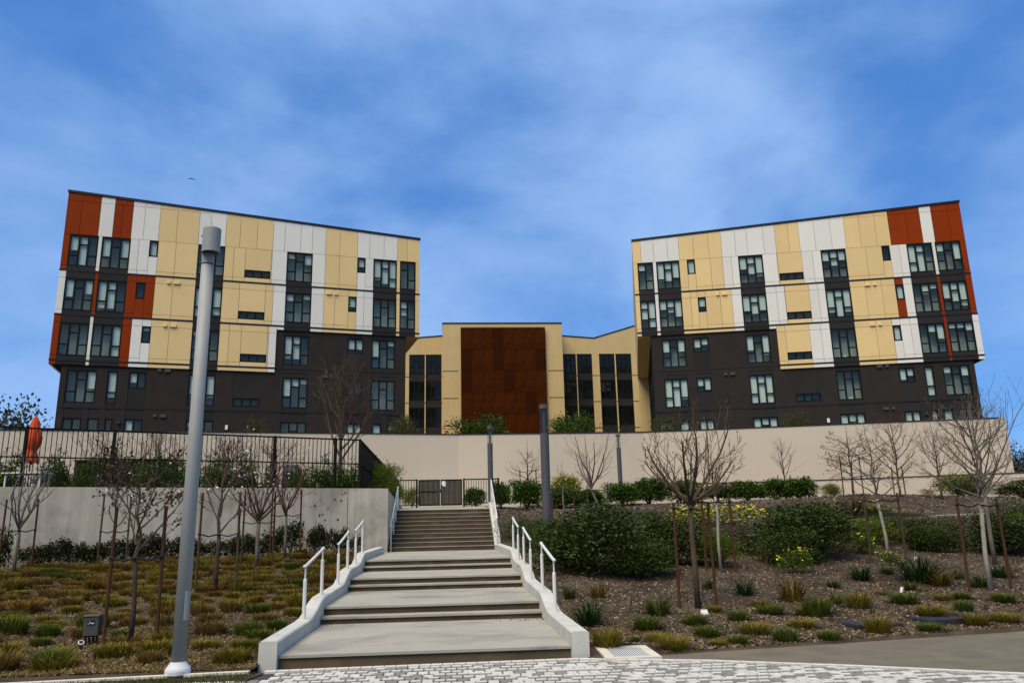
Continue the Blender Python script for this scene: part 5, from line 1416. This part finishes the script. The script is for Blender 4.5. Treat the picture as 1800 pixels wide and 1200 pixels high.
# sedge clumps covering the left bed
pts = []
tries = 0
while len(pts) < 298 and tries < 60000:
    tries += 1
    y = 10.7 + (rng.random() ** 0.8) * 15.3
    x = -2.65 - rng.random() * (0.56 * y - 2.2)
    if y > wall_y(x) - 0.75 or (abs(x + 3.27) < 0.35 and abs(y - 10.4) < 0.5) or (abs(x + 5.18) < 0.35 and 11.9 < y < 12.75):
        continue
    md = 0.48 if y > 16 else 0.57
    if all((x - a) ** 2 + (y - b) ** 2 > md * md for a, b in pts):
        pts.append((x, y))
for x, y in pts:
    big = rng.uniform(0.65, 1.25)
    v = rng.choice([0, 0, 1, 1, 2, 3, 4, 4, 5]) if y > 13 else rng.choice([0, 2, 3, 4])
    cname = ('olive', 'brown', 'green', 'olive', 'brown', 'orange-tinted')[v]
    depth = 'front' if y < 14 else ('middle' if y < 19.5 else 'back')
    f_ = -x / y
    where = 'beside the left stair kerb' if x > -3.5 else ('right of the street lamp' if f_ < 0.31 else ('near the budding tree' if f_ < 0.43 else 'far left'))
    tuft('sedge', v, '%s sedge clump, %s of left bed, %s' % (cname, depth, where), x, y, 0.66 * big, 0.24 * big * rng.uniform(0.75, 1.3), 'sedge clumps left of the stairs', rng.uniform(0, 6))
tuft('fine', 1, 'large green grass tuft at the bottom left corner in front of the sedge clumps', -5.05, 11.05, 0.62, 0.36, None)
tuft('fine', 0, 'grass tuft against the lower left stair kerb', -2.78, 11.5, 0.45, 0.26, None)

# ------------------------------------------------------------------ mulch, straw, turf, litter
def scatter_flat(name, label, cat, seed, pts, size, aspect, tilt, m_, lift=0.006):
    g = np.random.default_rng(seed)
    n = len(pts)
    P = np.array([(x, y, terr(x, y) + lift) for x, y in pts])
    a = g.uniform(0, 2 * np.pi, n)
    u = np.stack([np.cos(a), np.sin(a), g.normal(scale=tilt, size=n)], 1)
    v = np.stack([-np.sin(a), np.cos(a), g.normal(scale=tilt, size=n)], 1)
    s = size * g.uniform(0.5, 1.5, n)[:, None]
    P[:, 2] += g.random(n) * lift
    V = np.stack([P - u * s - v * s * aspect, P + u * s - v * s * aspect, P + u * s + v * s * aspect, P - u * s + v * s * aspect], 1)
    o = link(name, np_quads(name, V, m_))
    return tag(o, label, cat, kind='stuff')
g = np.random.default_rng(12)
def in_left(n):
    out = []
    while len(out) < n:
        y = 10.45 + 15.5 * g.random() ** 1.7
        x = -2.42 - g.random() * (0.68 * y - 1.9)
        if y < wall_y(x) - 0.1 and y > edge_l(x) + 0.05:
            out.append((x, y))
    return out
def in_right(n, y1=24):
    out = []
    while len(out) < n:
        y = 10.85 + (y1 - 10.85) * g.random() ** 1.7
        x = 1.84 + g.random() * (0.95 * y)
        if y > edge_r(x) + 0.03 and not (1.85 < x < 2.8 and y < 11.5):
            out.append((x, y))
    return out
scatter_flat('bark_mulch', 'brown bark mulch between the sedge clumps left of the stairs', 'mulch', 1, in_left(32000), 0.018, 0.35, 0.35, M['chip'])
scatter_flat('bark_mulch', 'brown bark mulch of the planting bed right of the stairs', 'mulch', 2, in_right(42000), 0.018, 0.40, 0.35, M['chip'])
scatter_flat('dry_grass', 'dry straw strewn through the sedge bed left of the stairs', 'dry grass', 3, in_left(14000), 0.045, 0.06, 0.35, M['straw'], 0.012)
scatter_flat('dry_grass', 'dry straw along the front of the right mulch bed', 'dry grass', 4, in_right(5000, 15), 0.04, 0.06, 0.3, M['straw'], 0.010)
scatter_flat('gravel', 'grey gravel on the upper part of the right bank', 'gravel', 6, [(2 + 26 * g.random(), 22 + 18 * g.random()) for _ in range(16000)], 0.03, 0.7, 0.3, M['gravel'], 0.008)
def mat_blades(name, label, seed, n, m_):
    gg = np.random.default_rng(seed)
    B = blades(seed, n, spread=0.2, lean=0.10, hgt=0.11, wid=0.006, droop=0.45).reshape(n, 3, 4, 3)
    ctr = np.array([(x_, y_, zl(x_, y_)) for x_, y_ in in_left(n)])
    ctr[:, :2] += gg.normal(scale=0.03, size=(n, 2))
    B = B - B[:, :1, :1, :] + ctr[:, None, None, :]
    tag(link(name, np_quads(name, B.reshape(-1, 4, 3), m_)), label, 'grass', kind='stuff')
mat_blades('meadow_grass', 'thin olive meadow grass filling the left bed between the clumps', 61, 4000, M['grass_olive'])
mat_blades('meadow_grass', 'dry brown meadow grass filling the left bed between the clumps', 62, 5500, M['grass_brown'])
V = blades(55, 5200, spread=1, lean=0.03, hgt=0.055, wid=0.004, droop=0.2)
V = V.reshape(5200, 3, 4, 3)
sh = np.stack([g.uniform(-5.2, -2.3, 5200), g.uniform(9.2, 10.5, 5200), np.full(5200, 0.02)], 1)
ok = (sh[:, 1] < np.array([edge_l(x) for x in sh[:, 0]]) - 0.10) & (sh[:, 1] > 8.6)
V = (V - V[:, :1, :1, :] + sh[:, None, None, :])[ok].reshape(-1, 4, 3)
tag(link('turf', np_quads('turf', V, M['turf'])), 'strip of dark green turf at the bottom left in front of the edging', 'grass', kind='stuff')
P = []
for cx_, cy_, cz_, n_, sx, sy in ((1.25, 13.95, 0.17, 110, 0.28, 0.10), (1.3, 17.6, 0.45, 40, 0.22, 0.08), (-1.9, 13.95, 0.17, 25, 0.2, 0.10), (1.2, 28.4, 1.035, 40, 0.3, 0.08), (1.3, 30.4, 1.80, 30, 0.2, 0.05)):
    for _ in range(n_):
        x, y = min(1.55, cx_ + rng.gauss(0, sx)), min(cy_ + 0.18, cy_ + rng.gauss(0, sy))
        s_ = rng.uniform(0.008, 0.022)
        a = rng.uniform(0, 6.28)
        u, v = Vector((math.cos(a), math.sin(a), rng.uniform(-.4, .4))) * s_, Vector((-math.sin(a), math.cos(a), rng.uniform(-.4, .4))) * s_ * 0.6
        p = Vector((x, y, cz_ + 0.012))
        P.append([tuple(p - u), tuple(p - v), tuple(p + u), tuple(p + v)])
tag(link('leaf_litter', np_quads('leaf_litter', np.array(P), M['litter'])), 'dead red-brown leaves blown into the corners of the steps', 'leaves', kind='stuff')

# ------------------------------------------------------------------ small things in the beds
bx = thing('control_box', 'grey-green irrigation control box with a black label on the left bed', 'control box', (-5.18, 12.55, zl(-5.18, 12.55)))
bx_scale = 0.76
z0 = zl(-5.18, 12.55)
MB().box(-5.33, -5.06, 12.45, 12.65, z0 + 0.17, z0 + 0.52).build('cabinet', M['box_grey'], bx)
MB().hexa([(-5.345, 12.43, z0 + .521), (-5.045, 12.43, z0 + .521), (-5.045, 12.67, z0 + .521), (-5.345, 12.67, z0 + .521), (-5.335, 12.44, z0 + .545), (-5.055, 12.44, z0 + .545), (-5.055, 12.66, z0 + .545), (-5.335, 12.66, z0 + .545)]).build('lid', M['box_grey'], bx)
for x in (-5.31, -5.24, -5.17, -5.10):
    MB().tube([(x, 12.55, z0 - 0.1), (x, 12.55, z0 + 0.17)], 0.022, 8).build('conduit', M['plate_black'], bx)
pl_ = MB().box(-5.265, -5.125, 12.444, 12.4495, z0 + 0.36, z0 + 0.45).build('label_plate', M['plate_black'], bx)
MB().tube([(-5.255, 12.441, z0 + 0.39), (-5.235, 12.441, z0 + 0.375), (-5.215, 12.441, z0 + 0.40), (-5.225, 12.441, z0 + 0.435), (-5.205, 12.441, z0 + 0.42)], 0.004, 5).build('mark', M['mark_white'], pl_)
MB().box(-5.205, -5.135, 12.440, 12.443, z0 + 0.385, z0 + 0.402).build('mark', M['mark_white'], pl_)
bx.scale = (bx_scale, bx_scale, bx_scale)
def root_tube(x, y, r, L, ax, m_, label, rim=True):
    z = terr(x, y)
    t = thing('watering_tube', label, 'pipe', (x, y, z), 'root watering tubes')
    d = Vector(ax).normalized()
    p = Vector((x, y, z - 0.03))
    MB().tube([p, p + d * L], r, 12).build('pipe', M[m_], t, smooth=False)
    if rim:
        MB().tube([p + d * (L - 0.01), p + d * (L + 0.008)], r * 1.08, 12).build('rim', M['pvc_white'], t)
        MB().tube([p + d * (L + 0.0085), p + d * (L + 0.0095)], r * 0.82, 12).build('mouth_shade_disc', M['plate_black'], t)  # black disc on the closed end paints the shade inside the tube mouth
root_tube(-5.25, 12.3, 0.038, 0.15, (0.35, -0.5, 0.8), 'tube_brown', 'brown tube with a white rim beside the control box')
root_tube(3.12, 14.3, 0.035, 0.17, (0.25, 0.1, 1), 'tube_brown', 'short brown tube in the mulch left of the stout brown tree', False)
root_tube(8.64, 15.2, 0.030, 0.13, (0.3, 0, 1), 'pvc_white', 'short white tube in the mulch left of the large birch', False)
root_tube(6.75, 18.4, 0.045, 0.13, (0.3, 0, 1), 'tube_brown', 'short brown tube below the slim pale tree', False)
root_tube(11.3, 19.1, 0.040, 0.12, (0.5, -0.3, 1), 'pvc_white', 'short white tube beside the white birch', False)
root_tube(-3.85, 12.6, 0.035, 0.14, (-0.3, 0, 1), 'tube_brown', 'short brown tube right of the street lamp', False)
ul = thing('bubbler', 'white half-round irrigation cap with black grille at the foot of the budding tree', 'irrigation cap', (-4.38, 11.62, zl(-4.38, 11.62)))
z0 = zl(-4.38, 11.62)
MB().prism([(-4.46, z0 + 0.055), (-4.44, z0 + 0.02), (-4.38, z0 - 0.01), (-4.32, z0 + 0.02), (-4.30, z0 + 0.055)], 1, 11.56, 11.60).build('cap', M['pvc_white'], ul)
for i in range(6):
    x = -4.455 + i * 0.028
    MB().box(x, x + 0.014, 11.60, 11.74, z0 + 0.03, z0 + 0.10).build('grille_bar', M['plate_black'], ul)
wp = tag(MB().hexa([(4.22, 13.66, zr(4.28, 13.7)), (4.34, 13.66, zr(4.28, 13.7)), (4.34, 13.72, zr(4.28, 13.7)), (4.22, 13.72, zr(4.28, 13.7)), (4.225, 13.69, zr(4.28, 13.7) + 0.07), (4.335, 13.69, zr(4.28, 13.7) + 0.07), (4.335, 13.72, zr(4.28, 13.7) + 0.07), (4.225, 13.72, zr(4.28, 13.7) + 0.07)]).build('plant_marker', M['pvc_white'], loc=(4.28, 13.69, zr(4.28, 13.7))), 'small white marker plate at the foot of the stout brown tree', 'marker')
for (x, y, wx, wy, a), lab in zip(((6.45, 12.40, 0.80, 0.62, 0.12), (7.58, 12.55, 0.66, 0.75, 0.12), (8.42, 12.75, 0.62, 0.7, 0.12)), ('left of three flat black valve box lids at the front of the right bed', 'middle of three flat black valve box lids at the front of the right bed', 'right one of three flat black valve box lids in the right bed')):
    z = zr(x, y)
    t = thing('valve_box', lab, 'valve box', (x, y, z), 'black valve box lids')
    t.rotation_euler[2] = a
    link('rim', MB().box(-wx / 2, wx / 2, -wy / 2, wy / 2, -0.05, 0.025).mesh('rim', M['valve_black']), t)
    ld = link('lid', MB().box(-wx / 2 + .03, wx / 2 - .03, -wy / 2 + .03, wy / 2 - .03, 0.026, 0.038).mesh('lid', M['valve_black']), t)
    link('bolt', MB().lathe([(0.02, 0), (0.02, 0.006)], (wx / 2 - .1, 0, 0.038), 8).mesh('bolt', M['plate_black']), ld)
dr = thing('drain_inlet', 'square concrete drain with a steel grate at the right foot of the stairs', 'drain', (2.3, 10.92, 0.0))
O = [(1.95, 10.40), (2.66, 10.38), (2.70, 11.42), (1.99, 11.45)]
I_ = [(2.07, 10.50), (2.54, 10.49), (2.57, 11.28), (2.11, 11.30)]
for k in range(4):
    a, b, c_, d_ = O[k], O[(k + 1) % 4], I_[(k + 1) % 4], I_[k]
    MB().hexa([(*a, -0.05), (*b, -0.05), (*c_, -0.05), (*d_, -0.05), (*a, 0.045), (*b, 0.045), (*c_, 0.045), (*d_, 0.045)]).build('apron', M['edging'], dr)
MB().hexa([(*p, -0.2) for p in I_] + [(*p, -0.15) for p in I_]).build('pit', M['plate_black'], dr)
for k in range(15):
    f = (k + 0.5) / 15
    xa, xb = I_[0][0] + (I_[1][0] - I_[0][0]) * f, I_[3][0] + (I_[2][0] - I_[3][0]) * f
    MB().hexa([(xa - .006, 10.5, 0.01), (xa + .006, 10.5, 0.01), (xb + .006, 11.29, 0.01), (xb - .006, 11.29, 0.01), (xa - .006, 10.5, 0.04), (xa + .006, 10.5, 0.04), (xb + .006, 11.29, 0.04), (xb - .006, 11.29, 0.04)]).build('grate_bar', M['pvc_white'], dr)
for k in range(9):
    y = 10.54 + k * 0.09
    MB().box(2.085, 2.555, y - 0.008, y + 0.008, 0.012, 0.034).build('cross_bar', M['steel_grate'], dr)

# ------------------------------------------------------------------ things on the terrace behind the fence
um = thing('patio_umbrella', 'closed orange patio umbrella behind the black fence at the far left', 'umbrella', (-13.65, 27.0, 2.98))
MB().tube([(-13.65, 27, 2.98), (-13.65, 27, 5.62)], 0.022, 8).build('pole', M['lamp_dark'], um)
MB().lathe([(0.26, 0), (0.26, 0.06), (0.05, 0.10), (0.04, 0.3)], (-13.65, 27, 2.98), 20).build('base', M['lamp_dark'], um)
cp = MB()
prof = [(0.02, 5.68), (0.07, 5.60), (0.12, 5.42), (0.17, 5.2), (0.225, 4.98), (0.215, 4.78), (0.15, 4.60), (0.125, 4.53), (0.16, 4.42), (0.21, 4.20), (0.20, 4.15)]
NN = 32
for r_, z in prof:
    for k in range(NN):
        a = 2 * math.pi * k / NN
        rr = r_ * (1 + 0.16 * math.cos(8 * a + z * 2.0) + 0.05 * math.cos(3 * a + z))
        cp.v.append((-13.65 + rr * math.cos(a), 27 + rr * math.sin(a), z + (0.05 * math.cos(5 * a) if z < 4.3 else 0)))
for i in range(len(prof) - 1):
    for k in range(NN):
        a, b = i * NN + k, i * NN + (k + 1) % NN
        cp.f.append((a, a + NN, b + NN, b))
cp.build('canopy', M['umbrella'], um, smooth=True)
MB().lathe([(0.138, 0), (0.142, 0.03), (0.138, 0.06)], (-13.65, 27, 4.51), 16).build('strap', M['umbrella'], um)
tb = thing('patio_table', 'pale patio table behind the black fence under the umbrella', 'table', (-12.9, 25.4, 2.98))
MB().box(-13.5, -12.3, 25.1, 25.8, 3.66, 3.70).build('table_top', M['pvc_white'], tb)
for x in (-13.4, -12.4):
    for y in (25.18, 25.72):
        MB().box(x - .025, x + .025, y - .025, y + .025, 2.98, 3.66).build('leg', M['pvc_white'], tb)
sb = thing('storage_bench', 'long dark timber storage box behind the fence on the left terrace', 'storage box', (-11.9, 30.2, 2.98))
for k in range(7):
    MB().box(-13.6, -10.25, 30.0, 30.05, 2.99 + k * 0.21, 2.99 + k * 0.21 + 0.195).build('plank', M['dark_wood'], sb)
MB().box(-13.6, -10.25, 30.051, 30.9, 2.98, 4.44).build('body', M['dark_wood'], sb)
MB().box(-13.65, -10.2, 29.96, 30.95, 4.47, 4.52).build('lid', M['dark_wood'], sb)
gr = thing('grill', 'dark covered barbecue grill behind the fence', 'grill', (-5.95, 30.4, 2.98))
MB().box(-6.22, -5.68, 30.2, 30.7, 3.25, 3.85).build('body', M['lamp_dark'], gr)
MB().prism([(30.2, 3.86), (30.7, 3.86), (30.7, 4.05), (30.6, 4.2), (30.4, 4.25), (30.25, 4.15), (30.2, 4.0)], 0, -6.22, -5.68).build('hood', M['lamp_dark'], gr)
for x in (-6.19, -5.71):
    for y in (30.24, 30.66):
        MB().box(x - .02, x + .02, y - .02, y + .02, 2.98, 3.25).build('leg', M['lamp_dark'], gr)
MB().tube([(-6.1, 30.16, 4.0), (-5.8, 30.16, 4.0)], 0.012, 6).build('handle', M['steel_grate'], gr)

# ------------------------------------------------------------------ birds
def bird(x, y, z, s_, label, tilt):
    b = MB()
    sec = [(-0.30, 0.0, 0.004), (-0.2, 0.0, 0.02), (0.0, 0.0, 0.045), (0.16, 0.01, 0.04), (0.25, 0.02, 0.028), (0.30, 0.015, 0.006)]
    for (yy, zz_, r_) in sec:
        for k in range(6):
            a = k * math.pi / 3
            b.v.append((r_ * math.cos(a), yy, zz_ + r_ * 0.9 * math.sin(a)))
    for i in range(len(sec) - 1):
        for k in range(6):
            b.f.append((i * 6 + k, i * 6 + (k + 1) % 6, i * 6 + 6 + (k + 1) % 6, i * 6 + 6 + k))
    for sg_ in (-1, 1):
        o = len(b.v)
        for q in ((0.02, 0.14, 0.03), (0.24, 0.16, -0.03 + tilt * sg_), (0.52, 0.0, -0.17 + tilt * sg_ * 2), (0.24, -0.02, -0.04 + tilt * sg_), (0.02, -0.06, 0.025)):
            b.v += [(sg_ * q[0], q[1], q[2] + 0.006), (sg_ * q[0], q[1], q[2] - 0.006)]
        b.f += [(o, o + 2, o + 6, o + 8), (o + 1, o + 9, o + 7, o + 3), (o + 2, o + 4, o + 6), (o + 3, o + 7, o + 5), (o, o + 1, o + 3, o + 2), (o + 2, o + 3, o + 5, o + 4), (o + 4, o + 5, o + 7, o + 6), (o + 6, o + 7, o + 9, o + 8)]
    ob = link('bird', b.mesh('bird', M['bird']), None, (x, y, z))
    ob.scale = (s_, s_, s_)
    ob.rotation_euler[2] = R(15)
    tag(ob, label, 'bird', 'birds in the sky')
bird(-15.43, 45, 22.71, 0.52, 'dark bird gliding in the sky above the left wing', 0.0)
bird(98.8, 120, 64.3, 0.35, 'left of two tiny birds at the right edge of the sky', 0.03)
bird(100.8, 120, 64.75, 0.35, 'right of two tiny birds at the right edge of the sky', -0.03)
